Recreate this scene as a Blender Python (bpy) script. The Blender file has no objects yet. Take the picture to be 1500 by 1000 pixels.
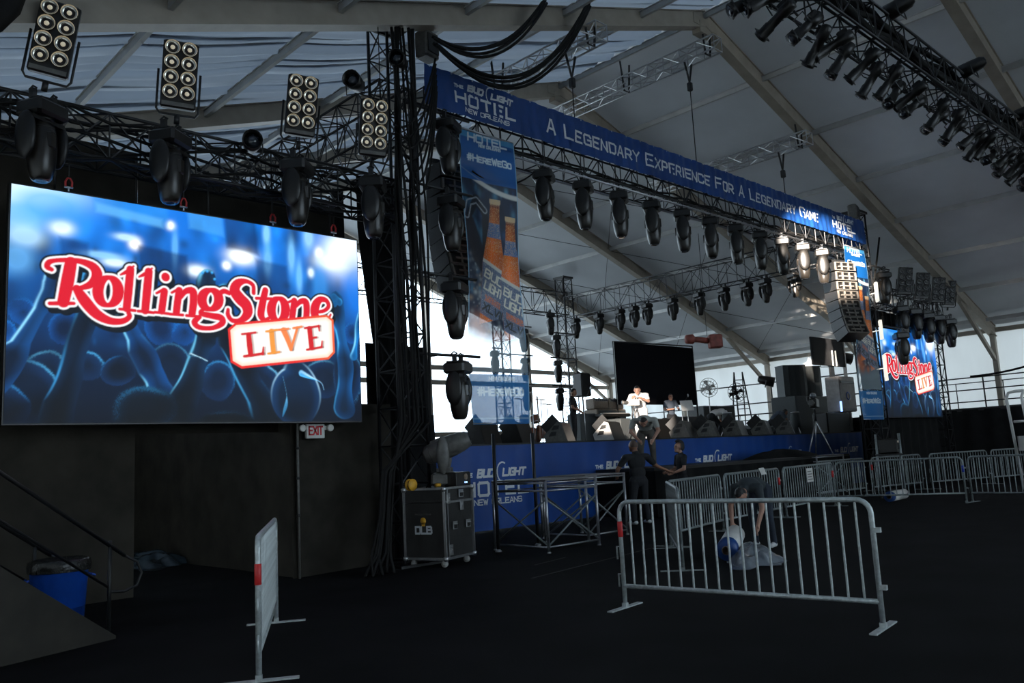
import bpy, math, random
import numpy as np
from mathutils import Vector, Matrix
random.seed(7)
SC = bpy.context.scene
COL = SC.collection
PI = math.pi
# ---------------------------------------------------------------- camera
# world axes: X runs along the stage front, Y into the stage, Z up; the photographer stands at the origin
YAW, PITCH, ROLL, FPX, EYE = math.radians(46.17), math.radians(8.04), math.radians(3.0), 1223.0, 1.58
F = Vector((math.cos(YAW), math.sin(YAW), 0)); R = Vector((math.sin(YAW), -math.cos(YAW), 0)); U = Vector((0, 0, 1))
fw = F*math.cos(PITCH)+U*math.sin(PITCH); u2 = -F*math.sin(PITCH)+U*math.cos(PITCH)
cr = R*math.cos(ROLL)-u2*math.sin(ROLL); cu = u2*math.cos(ROLL)+R*math.sin(ROLL)
cam = bpy.data.objects.new('camera', bpy.data.cameras.new('camera'))
COL.objects.link(cam)
m = Matrix((cr, cu, -fw)).transposed().to_4x4(); m.translation = (0, 0, EYE)
cam.matrix_world = m
cam.data.sensor_width = 36; cam.data.lens = FPX/1500*36; cam.data.clip_end = 400; cam.data.clip_start = .05
SC.camera = cam
# ---------------------------------------------------------------- sky and exposure
w = bpy.data.worlds.new('sky'); SC.world = w; w.use_nodes = True
bg = w.node_tree.nodes['Background']
bg.inputs[0].default_value = (.80, .91, 1, 1); bg.inputs[1].default_value = 4.2
vs = SC.view_settings
vs.view_transform = 'Standard'; vs.look = 'None'; vs.gamma = 1; vs.use_curve_mapping = False; vs.exposure = 0.17
SC.cycles.max_bounces = 8; SC.cycles.transparent_max_bounces = 24
SC.cycles.sample_clamp_indirect = 4
# ---------------------------------------------------------------- materials
MATS = {}
def mat(name, col, rough=.6, metal=0., var=0., scale=8., bump=0., bscale=40., spec=.5, emit=None, estr=1., trans=0., stretch=None, var2=None):
    if name in MATS: return MATS[name]
    M = bpy.data.materials.new(name); M.use_nodes = True; nt = M.node_tree; N = nt.nodes; L = nt.links
    b = N['Principled BSDF']
    b.inputs['Base Color'].default_value = (*col, 1); b.inputs['Roughness'].default_value = rough
    b.inputs['Metallic'].default_value = metal; b.inputs['Specular IOR Level'].default_value = spec
    tc = N.new('ShaderNodeTexCoord'); mp = N.new('ShaderNodeMapping'); L.new(tc.outputs['Object'], mp.inputs[0])
    if stretch: mp.inputs['Scale'].default_value = stretch
    if var:
        n = N.new('ShaderNodeTexNoise'); n.inputs['Scale'].default_value = scale; n.inputs['Detail'].default_value = 5
        L.new(mp.outputs[0], n.inputs['Vector'])
        r = N.new('ShaderNodeValToRGB'); e = r.color_ramp.elements
        c2 = var2 or tuple(min(1, c*(1+var)) for c in col)
        e[0].position = .3; e[0].color = (*[c*(1-var) for c in col], 1); e[1].position = .7; e[1].color = (*c2, 1)
        L.new(n.outputs['Fac'], r.inputs[0]); L.new(r.outputs[0], b.inputs['Base Color'])
    if bump:
        n = N.new('ShaderNodeTexNoise'); n.inputs['Scale'].default_value = bscale; n.inputs['Detail'].default_value = 4
        L.new(mp.outputs[0], n.inputs['Vector'])
        bp = N.new('ShaderNodeBump'); bp.inputs['Strength'].default_value = bump; bp.inputs['Distance'].default_value = .02
        L.new(n.outputs['Fac'], bp.inputs['Height']); L.new(bp.outputs[0], b.inputs['Normal'])
    if emit:
        b.inputs['Emission Color'].default_value = (*emit, 1); b.inputs['Emission Strength'].default_value = estr
    if trans:
        t = N.new('ShaderNodeBsdfTranslucent'); t.inputs[0].default_value = (*[min(1, c*1.1) for c in col], 1)
        mx = N.new('ShaderNodeMixShader'); mx.inputs[0].default_value = trans
        L.new(b.outputs[0], mx.inputs[1]); L.new(t.outputs[0], mx.inputs[2]); L.new(mx.outputs[0], N['Material Output'].inputs[0])
    MATS[name] = M
    return M
def attr_mat(name, emit=0., alpha=False, rough=.6, trans=0.):
    M = bpy.data.materials.new(name); M.use_nodes = True; nt = M.node_tree; N = nt.nodes; L = nt.links
    b = N['Principled BSDF']; a = N.new('ShaderNodeAttribute'); a.attribute_name = 'art'
    b.inputs['Roughness'].default_value = rough
    out = N['Material Output']; sh = b
    if emit:
        b.inputs['Base Color'].default_value = (.01, .01, .012, 1)
        L.new(a.outputs['Color'], b.inputs['Emission Color']); b.inputs['Emission Strength'].default_value = emit
    else:
        L.new(a.outputs['Color'], b.inputs['Base Color'])
        if trans:
            t = N.new('ShaderNodeBsdfTranslucent'); L.new(a.outputs['Color'], t.inputs[0])
            mx = N.new('ShaderNodeMixShader'); mx.inputs[0].default_value = trans
            L.new(b.outputs[0], mx.inputs[1]); L.new(t.outputs[0], mx.inputs[2]); sh = mx
    if alpha:
        tr = N.new('ShaderNodeBsdfTransparent'); mx = N.new('ShaderNodeMixShader')
        L.new(a.outputs['Alpha'], mx.inputs[0]); L.new(tr.outputs[0], mx.inputs[1]); L.new(sh.outputs[0], mx.inputs[2]); sh = mx
    L.new(sh.outputs[0], out.inputs[0])
    return M
def pane_mat():
    M = bpy.data.materials.new('clear_vinyl'); M.use_nodes = True; nt = M.node_tree; N = nt.nodes; L = nt.links
    t = N.new('ShaderNodeBsdfTransparent'); t.inputs[0].default_value = (.93, .97, 1, 1)
    g = N.new('ShaderNodeBsdfGlossy'); g.inputs['Roughness'].default_value = .15
    mx = N.new('ShaderNodeMixShader'); mx.inputs[0].default_value = .06
    L.new(t.outputs[0], mx.inputs[1]); L.new(g.outputs[0], mx.inputs[2]); L.new(mx.outputs[0], N['Material Output'].inputs[0])
    return M
def carpet_mat():
    M = mat('black_carpet', (.0055, .0055, .006), .9, var=.5, scale=1.2, bump=.5, bscale=160, spec=.12)
    return M
BLACK = mat('black_metal', (.012, .012, .012), .45, var=.4, scale=12, spec=.5)
BLACKP = mat('black_plastic', (.009, .008, .007), .38, var=.3, scale=20)
BODY = mat('fixture_body', (.016, .013, .010), .30, var=.3, scale=10)
TRUSSB = mat('black_truss', (.010, .010, .011), .5, var=.3)
ALU = mat('aluminium_truss', (.42, .42, .43), .35, .85, var=.15, scale=20)
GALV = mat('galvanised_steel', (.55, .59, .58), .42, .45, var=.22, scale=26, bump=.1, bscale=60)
GALVD = mat('darker_galvanised_steel', (.24, .265, .26), .48, .5, var=.25, scale=22, bump=.1, bscale=60)  # darker galvanised steel for the barriers further back and the braces
STEEL = mat('bright_steel', (.5, .5, .5), .3, .9, var=.15)
DRAPE = mat('black_drape', (.031, .027, .021), .85, var=.35, scale=2.2, bump=.5, bscale=3, spec=.2)
DRAPE2 = mat('black_velour', (.010, .010, .010), .9, var=.3, scale=3, bump=.4, bscale=5, spec=.15)
FABRIC = mat('white_tent_fabric', (.50, .52, .54), .65, var=.07, scale=.7, bump=.12, bscale=1.2, trans=.006, stretch=(1, 1, 1), spec=.25)
LINER = mat('white_pleated_liner', (.42, .50, .60), .6, var=.07, scale=.6, bump=.1, bscale=2, trans=.055, spec=.3)
WALLF = mat('white_wall_fabric', (.66, .68, .67), .6, var=.06, scale=1.1, bump=.55, bscale=1.6, trans=.22, stretch=(1, 1, .45), spec=.3)
RAFTER = mat('tent_aluminium', (.32, .275, .22), .5, .15, var=.12, scale=3)
PURLIN = mat('purlin_aluminium', (.40, .395, .38), .4, .35, var=.1, scale=3)
BLUEV = mat('blue_vinyl', (.008, .050, .20), .42, var=.18, scale=2.0, bump=.35, bscale=2.5, trans=.06)
BLUEF = mat('blue_fascia_vinyl', (.004, .056, .27), .45, var=.12, scale=1.5, bump=.25, bscale=2.2)
INKW = mat('white_print', (.70, .72, .74), .5)
RED = mat('red_reflective_tape', (.62, .03, .03), .45, var=.15)
REDS = mat('red_shackle_paint', (.55, .03, .03), .4, var=.2)
BLUEP = mat('blue_plastic', (.010, .075, .42), .35, var=.12, scale=6)
YELLOW = mat('yellow_plastic', (.65, .33, .02), .45, var=.2)
LENS = mat('lens_glass', (.03, .035, .045), .08, spec=.8)
CHROME = mat('lamp_reflector', (.70, .66, .56), .22, .9, var=.08, scale=30)
BULB = mat('lamp_bulb', (.9, .82, .65), .2, emit=(1, .84, .58), estr=.2)
GREYP = mat('grey_plastic', (.11, .105, .095), .45, var=.25, scale=14)
CABLE = mat('black_cable', (.008, .0075, .007), .75, var=.3, spec=.25)
WHITEP = mat('white_plastic', (.62, .60, .56), .45, var=.08)
RUBBER = mat('caster_wheel', (.35, .34, .32), .5, var=.2)
DECK = mat('stage_deck', (.018, .017, .016), .6, var=.3, scale=3)
LAMINATE = mat('black_laminate', (.018, .017, .016), .5, var=.35, scale=5, bump=.1, bscale=30)
FILM = mat('clear_plastic_film', (.17, .19, .21), .18, var=.25, scale=5, bump=.8, bscale=9, spec=.8)
GREEN = mat('green_cloth', (.008, .10, .06), .8, var=.2)
TOLEX = mat('brown_tolex', (.24, .18, .13), .6, var=.2, scale=30)
SPKGREY = mat('grey_speaker_cloth', (.060, .066, .066), .7, var=.15, scale=30)
WOODD = mat('dark_wood', (.16, .05, .02), .4, var=.3, scale=9)
SKIN = mat('skin', (.42, .22, .15), .5, var=.1, scale=14)
SKIN2 = mat('brown_skin', (.26, .125, .075), .5, var=.1, scale=14)
HAIR = mat('dark_hair', (.012, .010, .009), .6, var=.4, scale=30, bump=.6, bscale=60)
SHIRTK = mat('black_shirt', (.010, .0105, .012), .85, var=.3, scale=7, bump=.4, bscale=9)
PANTK = mat('dark_trousers', (.011, .012, .015), .85, var=.3, scale=7, bump=.4, bscale=8)
SHIRTG = mat('grey_shirt', (.36, .36, .32), .85, var=.12, scale=7, bump=.5, bscale=8)
PANTG = mat('khaki_trousers', (.085, .075, .062), .85, var=.15, scale=7, bump=.4, bscale=8)
SHIRTW = mat('white_shirt', (.62, .58, .56), .8, var=.08, scale=7, bump=.5, bscale=8)
SHIRTN = mat('charcoal_shirt', (.028, .036, .040), .85, var=.15, scale=7, bump=.5, bscale=9)
JEANS = mat('navy_jeans', (.017, .024, .038), .85, var=.2, scale=9, bump=.4, bscale=12)
SHIRTB = mat('blue_grey_shirt', (.06, .075, .10), .85, var=.15, scale=7, bump=.4, bscale=9)
SHOEW = mat('pale_shoe', (.5, .5, .5), .5, var=.1)
SHOEK = mat('black_shoe', (.012, .012, .012), .4)
EYEM = mat('eye', (.02, .015, .012), .2)
# ---------------------------------------------------------------- mesh helpers
def basis(d, up=Vector((0, 0, 1))):
    d = Vector(d).normalized()
    a = up.cross(d)
    if a.length < 1e-4: a = Vector((1, 0, 0)).cross(d) if abs(d.x) < .9 else Vector((0, 1, 0)).cross(d)
    a.normalize(); b = d.cross(a)
    return d, a, b
class MB:
    def __init__(s): s.v = []; s.f = []; s.sm = []
    def add(s, vs_, fs, smooth=False):
        o = len(s.v); s.v += [tuple(x) for x in vs_]; s.f += [tuple(i+o for i in q) for q in fs]; s.sm += [smooth]*len(fs); return s
    def box(s, x0, x1, y0, y1, z0, z1, c=0.):
        if c <= 0:
            vs_ = [(x, y, z) for z in (z0, z1) for y in (y0, y1) for x in (x0, x1)]
            return s.add(vs_, [(0, 2, 3, 1), (4, 5, 7, 6), (0, 1, 5, 4), (1, 3, 7, 5), (3, 2, 6, 7), (2, 0, 4, 6)])
        # chamfered box: octagonal rings
        ring = lambda k: [(x0+k+c, y0+k), (x1-k-c, y0+k), (x1-k, y0+k+c), (x1-k, y1-k-c), (x1-k-c, y1-k), (x0+k+c, y1-k), (x0+k, y1-k-c), (x0+k, y0+k+c)]
        lv = [(z0, c), (z0+c, 0), (z1-c, 0), (z1, c)]
        vs_ = [(x, y, z) for z, k in lv for x, y in ring(k)]
        fs = [tuple(range(7, -1, -1)), tuple(range(24, 32))]
        for j in range(3):
            for i in range(8): fs.append((j*8+i, j*8+(i+1) % 8, j*8+8+(i+1) % 8, j*8+8+i))
        return s.add(vs_, fs)
    def bar(s, p, q, w_, h=None, up=(0, 0, 1)):
        p = Vector(p); q = Vector(q); h = h or w_
        d, a, b = basis(q-p, Vector(up)); vs_ = []
        for e in (p, q):
            for i, j in ((-1, -1), (1, -1), (1, 1), (-1, 1)): vs_.append(e+a*i*w_/2+b*j*h/2)
        return s.add(vs_, [(3, 2, 1, 0), (4, 5, 6, 7), (0, 1, 5, 4), (1, 2, 6, 5), (2, 3, 7, 6), (3, 0, 4, 7)])
    def tube(s, pts, r, n=8, cap=True, closed=False):
        pts = [Vector(p) for p in pts]; k = len(pts); vs_ = []; fs = []
        rr = r if isinstance(r, (list, tuple)) else [r]*k
        a0 = None
        for i, p in enumerate(pts):
            if closed: d = pts[(i+1) % k]-pts[i-1]
            else: d = pts[min(i+1, k-1)]-pts[max(i-1, 0)]
            d.normalize()
            if a0 is None: _, a, b = basis(d)
            else:
                a = a0-d*a0.dot(d)
                if a.length < 1e-4: _, a, b = basis(d)
                a.normalize(); b = d.cross(a)
            a0 = a
            for j in range(n): t = 2*PI*j/n; vs_.append(p+(a*math.cos(t)+b*math.sin(t))*rr[i])
        for i in range(k if closed else k-1):
            i2 = (i+1) % k
            for j in range(n): fs.append((i*n+j, i*n+(j+1) % n, i2*n+(j+1) % n, i2*n+j))
        if cap and not closed: fs.append(tuple(range(n-1, -1, -1))); fs.append(tuple((k-1)*n+j for j in range(n)))
        return s.add(vs_, fs, n > 5)
    def lathe(s, prof, n=16, o=(0, 0, 0), axis=(0, 0, 1), cap=True):
        d, a, b = basis(axis); o = Vector(o); vs_ = []; fs = []
        for r, h in prof:
            for j in range(n): t = 2*PI*j/n; vs_.append(o+d*h+(a*math.cos(t)+b*math.sin(t))*r)
        k = len(prof)
        for i in range(k-1):
            for j in range(n): fs.append((i*n+j, i*n+(j+1) % n, (i+1)*n+(j+1) % n, (i+1)*n+j))
        if cap: fs.append(tuple(range(n-1, -1, -1))); fs.append(tuple((k-1)*n+j for j in range(n)))
        return s.add(vs_, fs, True)
    def prism(s, poly, a, b, axis='y'):
        n = len(poly)
        mk = {'y': lambda p, t: (p[0], t, p[1]), 'x': lambda p, t: (t, p[0], p[1]), 'z': lambda p, t: (p[0], p[1], t)}[axis]
        vs_ = [mk(p, a) for p in poly]+[mk(p, b) for p in poly]
        fs = [tuple(range(n)), tuple(range(2*n-1, n-1, -1))]+[(i, i+n, (i+1) % n+n, (i+1) % n) for i in range(n)]
        return s.add(vs_, fs)
    def ellipsoid(s, c, r, n=14, m_=9, rot=None):
        c = Vector(c); vs_ = []; fs = []
        for i in range(m_+1):
            ph = PI*i/m_
            for j in range(n):
                t = 2*PI*j/n; p = Vector((r[0]*math.sin(ph)*math.cos(t), r[1]*math.sin(ph)*math.sin(t), r[2]*math.cos(ph)))
                if rot is not None: p = rot @ p
                vs_.append(c+p)
        for i in range(m_):
            for j in range(n): fs.append((i*n+j, (i+1)*n+j, (i+1)*n+(j+1) % n, i*n+(j+1) % n))
        return s.add(vs_, fs, True)
    def grid(s, fn, nu, nv, smooth=True):
        vs_ = [fn(i/nu, j/nv) for j in range(nv+1) for i in range(nu+1)]
        return s.add(vs_, [(j*(nu+1)+i, j*(nu+1)+i+1, (j+1)*(nu+1)+i+1, (j+1)*(nu+1)+i) for j in range(nv) for i in range(nu)], smooth)
    def xform(s, M): s.v = [tuple(M @ Vector(p)) for p in s.v]; return s
    def mesh(s, name, M):
        me = bpy.data.meshes.new(name); me.from_pydata(s.v, [], s.f)
        me.polygons.foreach_set('use_smooth', s.sm)
        if M: me.materials.append(M)
        me.update(); return me
    def build(s, name, M, parent=None):
        o = bpy.data.objects.new(name, s.mesh(name, M)); COL.objects.link(o)
        if parent is not None: o.parent = parent
        return o
def tag(o, label=None, cat=None, group=None, kind=None):
    if label: o['label'] = label
    if cat: o['category'] = cat
    if group: o['group'] = group
    if kind: o['kind'] = kind
    return o
def thing(name, label, cat, loc=(0, 0, 0), rz=0., group=None, rot=None, kind=None):
    o = bpy.data.objects.new(name, None); COL.objects.link(o); o.location = loc; o.empty_display_size = .1
    o.rotation_euler = rot if rot else (0, 0, rz)
    return tag(o, label, cat, group, kind)
def inst(me, name, parent=None, loc=None, rot=None):
    o = bpy.data.objects.new(name, me); COL.objects.link(o)
    if parent is not None: o.parent = parent
    if loc is not None: o.location = loc
    if rot is not None: o.rotation_euler = rot
    return o
KIDS = {}
def dup(root, loc=None, rot=None, label=None, group=None, scale=None):
    def cp(o, par):
        c = o.copy(); COL.objects.link(c); c.parent = par
        for k in list(o.children): cp(k, c)
        return c
    r = cp(root, None)
    if loc is not None: r.location = loc
    if rot is not None: r.rotation_euler = rot
    if scale: r.scale = (scale,)*3
    if label: r['label'] = label
    if group: r['group'] = group
    return r
def sag(p, q, s, n=12):
    p = Vector(p); q = Vector(q)
    return [p.lerp(q, i/n)-Vector((0, 0, s*4*(i/n)*(1-i/n))) for i in range(n+1)]
# ---------------------------------------------------------------- squared stroke lettering
G = {
'A': [[(0, 0), (.42, 1), (.58, 1), (1, 0)], [(.17, .32), (.83, .32)]],
'B': [[(0, 0), (0, 1), (.8, 1), (.95, .87), (.95, .65), (.8, .53), (0, .53)], [(.8, .53), (1, .4), (1, .13), (.83, 0), (0, 0)]],
'C': [[(1, .8), (1, .9), (.85, 1), (.15, 1), (0, .85), (0, .15), (.15, 0), (.85, 0), (1, .1), (1, .2)]],
'D': [[(0, 0), (0, 1), (.8, 1), (1, .82), (1, .18), (.8, 0), (0, 0)]],
'E': [[(1, 1), (0, 1), (0, 0), (1, 0)], [(0, .52), (.85, .52)]],
'F': [[(1, 1), (0, 1), (0, 0)], [(0, .52), (.85, .52)]],
'G': [[(1, .8), (.87, 1), (.15, 1), (0, .85), (0, .15), (.15, 0), (1, 0), (1, .48), (.55, .48)]],
'H': [[(0, 0), (0, 1)], [(1, 0), (1, 1)], [(0, .5), (1, .5)]],
'I': [[(.5, 0), (.5, 1)]], 'L': [[(0, 1), (0, 0), (1, 0)]],
'M': [[(0, 0), (0, 1), (.5, .25), (1, 1), (1, 0)]], 'N': [[(0, 0), (0, 1), (1, 0), (1, 1)]],
'O': [[(.12, 0), (0, .12), (0, .88), (.12, 1), (.88, 1), (1, .88), (1, .12), (.88, 0), (.12, 0)]],
'P': [[(0, 0), (0, 1), (.85, 1), (1, .88), (1, .55), (.85, .42), (0, .42)]],
'R': [[(0, 0), (0, 1), (.85, 1), (1, .88), (1, .58), (.85, .45), (0, .45)], [(.5, .45), (1, 0)]],
'S': [[(1, .82), (.87, 1), (.13, 1), (0, .88), (0, .62), (.13, .52), (.87, .52), (1, .4), (1, .12), (.87, 0), (.13, 0), (0, .18)]],
'T': [[(0, 1), (1, 1)], [(.5, 1), (.5, 0)]], 'U': [[(0, 1), (0, .15), (.15, 0), (.85, 0), (1, .15), (1, 1)]],
'V': [[(0, 1), (.5, 0), (1, 1)]], 'W': [[(0, 1), (.25, 0), (.5, .8), (.75, 0), (1, 1)]],
'X': [[(0, 0), (1, 1)], [(0, 1), (1, 0)]], 'Y': [[(0, 1), (.5, .5), (1, 1)], [(.5, .5), (.5, 0)]],
'#': [[(.2, 0), (.4, 1)], [(.6, 0), (.8, 1)], [(0, .33), (1, .33)], [(0, .67), (1, .67)]],
'3': [[(0, 1), (.85, 1), (1, .85), (1, .6), (.85, .52), (.2, .52)], [(.85, .52), (1, .4), (1, .12), (.85, 0), (0, 0)]],
'J': [[(1, 1), (1, .15), (.85, 0), (.15, 0), (0, .15)]], 'K': [[(0, 0), (0, 1)], [(1, 1), (0, .45), (1, 0)]],
}
def text_strokes(txt, x, y, total, h, aw=None, gap=.28, slant=0., small=.78, words=False):
    """polylines of a line of lettering fitted into a width; lower case = small capitals"""
    ws = []
    for ch in txt:
        ws.append(.55 if ch == ' ' else (.12 if ch.upper() == 'I' else 1.)*(small if ch.islower() else 1))
    span = sum(ws)+gap*(len(txt)-1); k = total/span; out = []; wl = [[]]
    for ch, w_ in zip(txt, ws):
        hh = h*(small if ch.islower() else 1)
        if ch == ' ': wl.append([])
        for pl in G.get(ch.upper(), []):
            out.append([(x+(px if ch.upper() != 'I' else .5)*w_*k+slant*py*hh, y+py*hh) for px, py in pl]); wl[-1].append(out[-1])
        x += (w_+gap)*k
    return wl if words else out
def ribbon(mb, pls, wd, plane):
    for pl in pls:
        for i in range(len(pl)-1):
            a = Vector(pl[i]); b = Vector(pl[i+1]); d = (b-a)
            if d.length < 1e-6: continue
            d.normalize(); n = Vector((-d.y, d.x))*wd/2; e = d*wd*.42
            q = [a-e-n, b+e-n, b+e+n, a-e+n]
            mb.add([plane(p.x, p.y) for p in q], [(0, 1, 2, 3)])
# ================================================================ THE TENT
RX, HS, ZR, SL = 17.4, 19.6, 12.5, .337
def zroof(x): return ZR-SL*abs(x-RX)
XL, XR = RX-HS, RX+HS
YF = [10.65+5*k for k in range(-6, 5)]     # frames
Y0, Y1 = YF[0], YF[-1]
fl = MB().grid(lambda a, b: (XL+(XR-XL)*a, Y0+(Y1-Y0)*b, 0), 4, 4, False).build('floor', carpet_mat())
tag(fl, 'black carpet laid over the whole tent floor', 'floor', kind='structure')
MARK = mat('floor_tape_mark', (.035, .033, .030), .8, var=.5, scale=9)
for (a, b) in (((8.0, 8.2), (12.2, 8.95)), ((12.6, 2.6), (13.5, 2.75)), ((9.0, 9.15), (9.9, 9.35))):
    d = (Vector(b)-Vector(a)).normalized(); n = Vector((-d.y, d.x))*.018
    MB().add([(a[0]-n.x, a[1]-n.y, .004), (b[0]-n.x, b[1]-n.y, .004), (b[0]+n.x, b[1]+n.y, .004), (a[0]+n.x, a[1]+n.y, .004)], [(0, 1, 2, 3)]).build('floor_tape', MARK, fl)
gr = MB().grid(lambda a, b: (-160+360*a, -170+360*b, -.03), 2, 2, False).build('ground', mat('pale_concrete', (.45, .45, .44), .8, var=.1, scale=.3))
tag(gr, 'pale concrete yard outside the tent', 'ground', kind='structure')
ceil = thing('ceiling', 'white tent roof on broad aluminium rafters with thin purlins', 'ceiling', kind='structure')
rnd = random.Random(3)
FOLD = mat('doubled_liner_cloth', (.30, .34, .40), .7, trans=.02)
def roof_panel(y0, y1, side, k):
    """one bay of roof skin, hung between two rafters; the bays over the screens carry a pleated liner"""
    pleat = side < 0
    nu, nv = (36, 120) if pleat else (26, 14)
    ph = [rnd.uniform(0, 6) for _ in range(6)]
    def fn(a, b):
        x = RX+side*(HS+.35)*a; y = y0+(y1-y0)*b; z = zroof(x)+.06
        if pleat:
            wv = -.11*abs(math.sin(46*b+ph[0]+.9*math.sin(5*a+ph[1])))**.6+.045*math.sin(61*b+ph[2]+2*a)+.028*math.sin(113*b+ph[3]-3*a)
            z += wv*min(1, 14*b*(1-b))-.06*math.sin(PI*b)*abs(math.sin(PI*a*(HS+.35)/2.66))
        else:
            s = abs(math.sin(PI*a*HS/2.65))
            z += .05*s*math.sin(PI*b)+.006*math.sin(30*b+ph[0])
        return (x, y, z)
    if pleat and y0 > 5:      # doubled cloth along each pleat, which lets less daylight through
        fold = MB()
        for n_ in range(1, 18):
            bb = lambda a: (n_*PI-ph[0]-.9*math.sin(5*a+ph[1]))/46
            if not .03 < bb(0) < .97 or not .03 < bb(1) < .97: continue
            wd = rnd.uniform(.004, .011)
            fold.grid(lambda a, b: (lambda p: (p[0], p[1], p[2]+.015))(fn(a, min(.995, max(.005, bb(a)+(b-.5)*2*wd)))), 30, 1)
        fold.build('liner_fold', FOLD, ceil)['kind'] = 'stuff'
    mb = MB().grid(fn, nu, nv)
    if side > 0: mb.f = [q[::-1] for q in mb.f]
    return mb.build('roof_panel', LINER if pleat else FABRIC, ceil)
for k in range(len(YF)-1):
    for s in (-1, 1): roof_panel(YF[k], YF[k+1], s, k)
def sloped(s, w_, h, off):
    mb = MB(); a = (RX, 0, zroof(RX)-off); b = (RX+s*HS, 0, zroof(RX+HS)-off)
    mb.bar(a, b, w_, h)
    mb.bar((a[0], 0, a[2]-h/2-.012), (b[0], 0, b[2]-h/2-.012), w_+.07, .025)
    mb.bar((a[0], 0, a[2]+h/2), (b[0], 0, b[2]+h/2), w_+.07, .025)
    return mb.mesh('rafter', RAFTER)
RM = {s: sloped(s, .20, .40, .22) for s in (-1, 1)}
pm = MB().bar((0, .1, 0), (0, 4.9, 0), .075, .13).bar((0, .1, .07), (0, 4.9, .07), .12, .02).mesh('purlin', PURLIN)
kb = {}
for s in (-1, 1):
    kb[s] = MB().bar((RX+s*(HS-.12), 0, 4.5), (RX+s*(HS-3.4), 0, zroof(RX+HS-3.4)-.45), .12, .16).mesh('knee_brace', RAFTER)
bm_ = MB().bar((0, -.12, -.5), (0, .12, -.5), .5, .3).bar((-.5, 0, -.35), (.5, 0, -.35), .22, .26).mesh('ridge_plate', RAFTER)
for y in YF:
    for s in (-1, 1):
        inst(RM[s], 'rafter', ceil, (0, y, 0))
        inst(kb[s], 'knee_brace', ceil, (0, y, 0))
    inst(bm_, 'ridge_plate', ceil, (RX, y, ZR))
for k in range(len(YF)-1):
    for s in (-1, 1):
        for j in range(8):
            if s == 1 and j == 0: continue
            x = RX+s*2.66*j; inst(pm, 'purlin', ceil, (x, YF[k], zroof(x)-.17))
cb = MB()
for (ya, yb) in ((15.65, 20.65), (20.65, 25.65), (25.65, 30.65)):
    for j in (1, 3, 5):
        xa, xb = RX+2.66*j, RX+2.66*(j+2)
        for p, q in (((xa, ya), (xb, yb)), ((xa, yb), (xb, ya))):
            MB().tube([(p[0], p[1], zroof(p[0])-.2), (q[0], q[1], zroof(q[0])-.2)], .012, 5).build('brace_cable', BLACK, ceil)
# eave walls
for s, nm in ((1, 'wall_right'), (-1, 'wall_left')):
    W = thing(nm, 'white fabric eave wall between tent columns on the far side' if s > 0 else 'white fabric eave wall beside the photographer', 'wall', kind='structure')
    for k in range(len(YF)-1):
        ph = [rnd.uniform(0, 6) for _ in range(5)]
        def fn(a, b, y0=YF[k], y1=YF[k+1], ph=ph):
            y = y0+(y1-y0)*a; z = 6.0*b
            d = .03*math.sin(19*a+ph[0]+1.4*b)+.02*math.sin(37*a+ph[1]-3*b)+.02*math.sin(9*b+7*a+ph[2])
            return (RX+s*(HS+.10+d), y, z)
        mb = MB().grid(fn, 30, 14)
        if s > 0: mb.f = [q[::-1] for q in mb.f]
        mb.build('wall_panel', WALLF, W)
    cm = MB().box(-.11, .11, -.09, .09, 0, 5.9).box(-.16, .16, -.16, .16, 0, .03).mesh('column', RAFTER)
    em = MB().bar((0, .1, 5.72), (0, 4.9, 5.72), .14, .18).mesh('eave_beam', RAFTER)
    for y in YF: inst(cm, 'column', W, (RX+s*(HS-.1), y, 0))
    for y in YF[:-1]: inst(em, 'eave_beam', W, (RX+s*(HS-.02), y, 0))
# gable ends: far one of clear panes in an aluminium frame, unseen near one fabric with middle panes cleared to add fill light
PANE = pane_mat()
GX = [XL, 4.3, 10.85, RX, 23.95, 30.5, XR]
def gable(name, label, y, beams, clear):
    W = thing(name, label, 'wall', kind='structure')
    for x in GX: MB().box(x-.09, x+.09, y-.11, y+.11, 0, zroof(x)-.25).build('column', RAFTER, W)
    for i in range(6):
        xa, xb = GX[i]+.09, GX[i+1]-.09
        zs = [0]+beams
        for z in beams: MB().bar((xa, y, z), (xb, y, z), .12, .22).build('crossbeam', RAFTER, W)
        for j, z in enumerate(zs):
            top = zs[j+1] if j+1 < len(zs) else None
            if top: poly = [(xa, z), (xb, z), (xb, top), (xa, top)]
            else: poly = [(xa, z), (xb, z), (xb, zroof(xb)-.02), (xa, zroof(xa)-.02)]
            cl = clear(i, j)
            if cl is None: continue
            MB().prism(poly, y-.004, y+.004).build('pane' if cl else 'wall_panel', PANE if cl else WALLF, W)
    return W
gable('wall_back', 'far gable end of clear panes in an aluminium frame glowing with daylight', Y1, [2.9, 5.35, 6.05], lambda i, j: True)
gable('wall_front', 'unseen near gable end of white fabric with clear middle panes added for fill light', Y0, [3.2, 5.6], lambda i, j: i in (1, 2, 3, 4))
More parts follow.
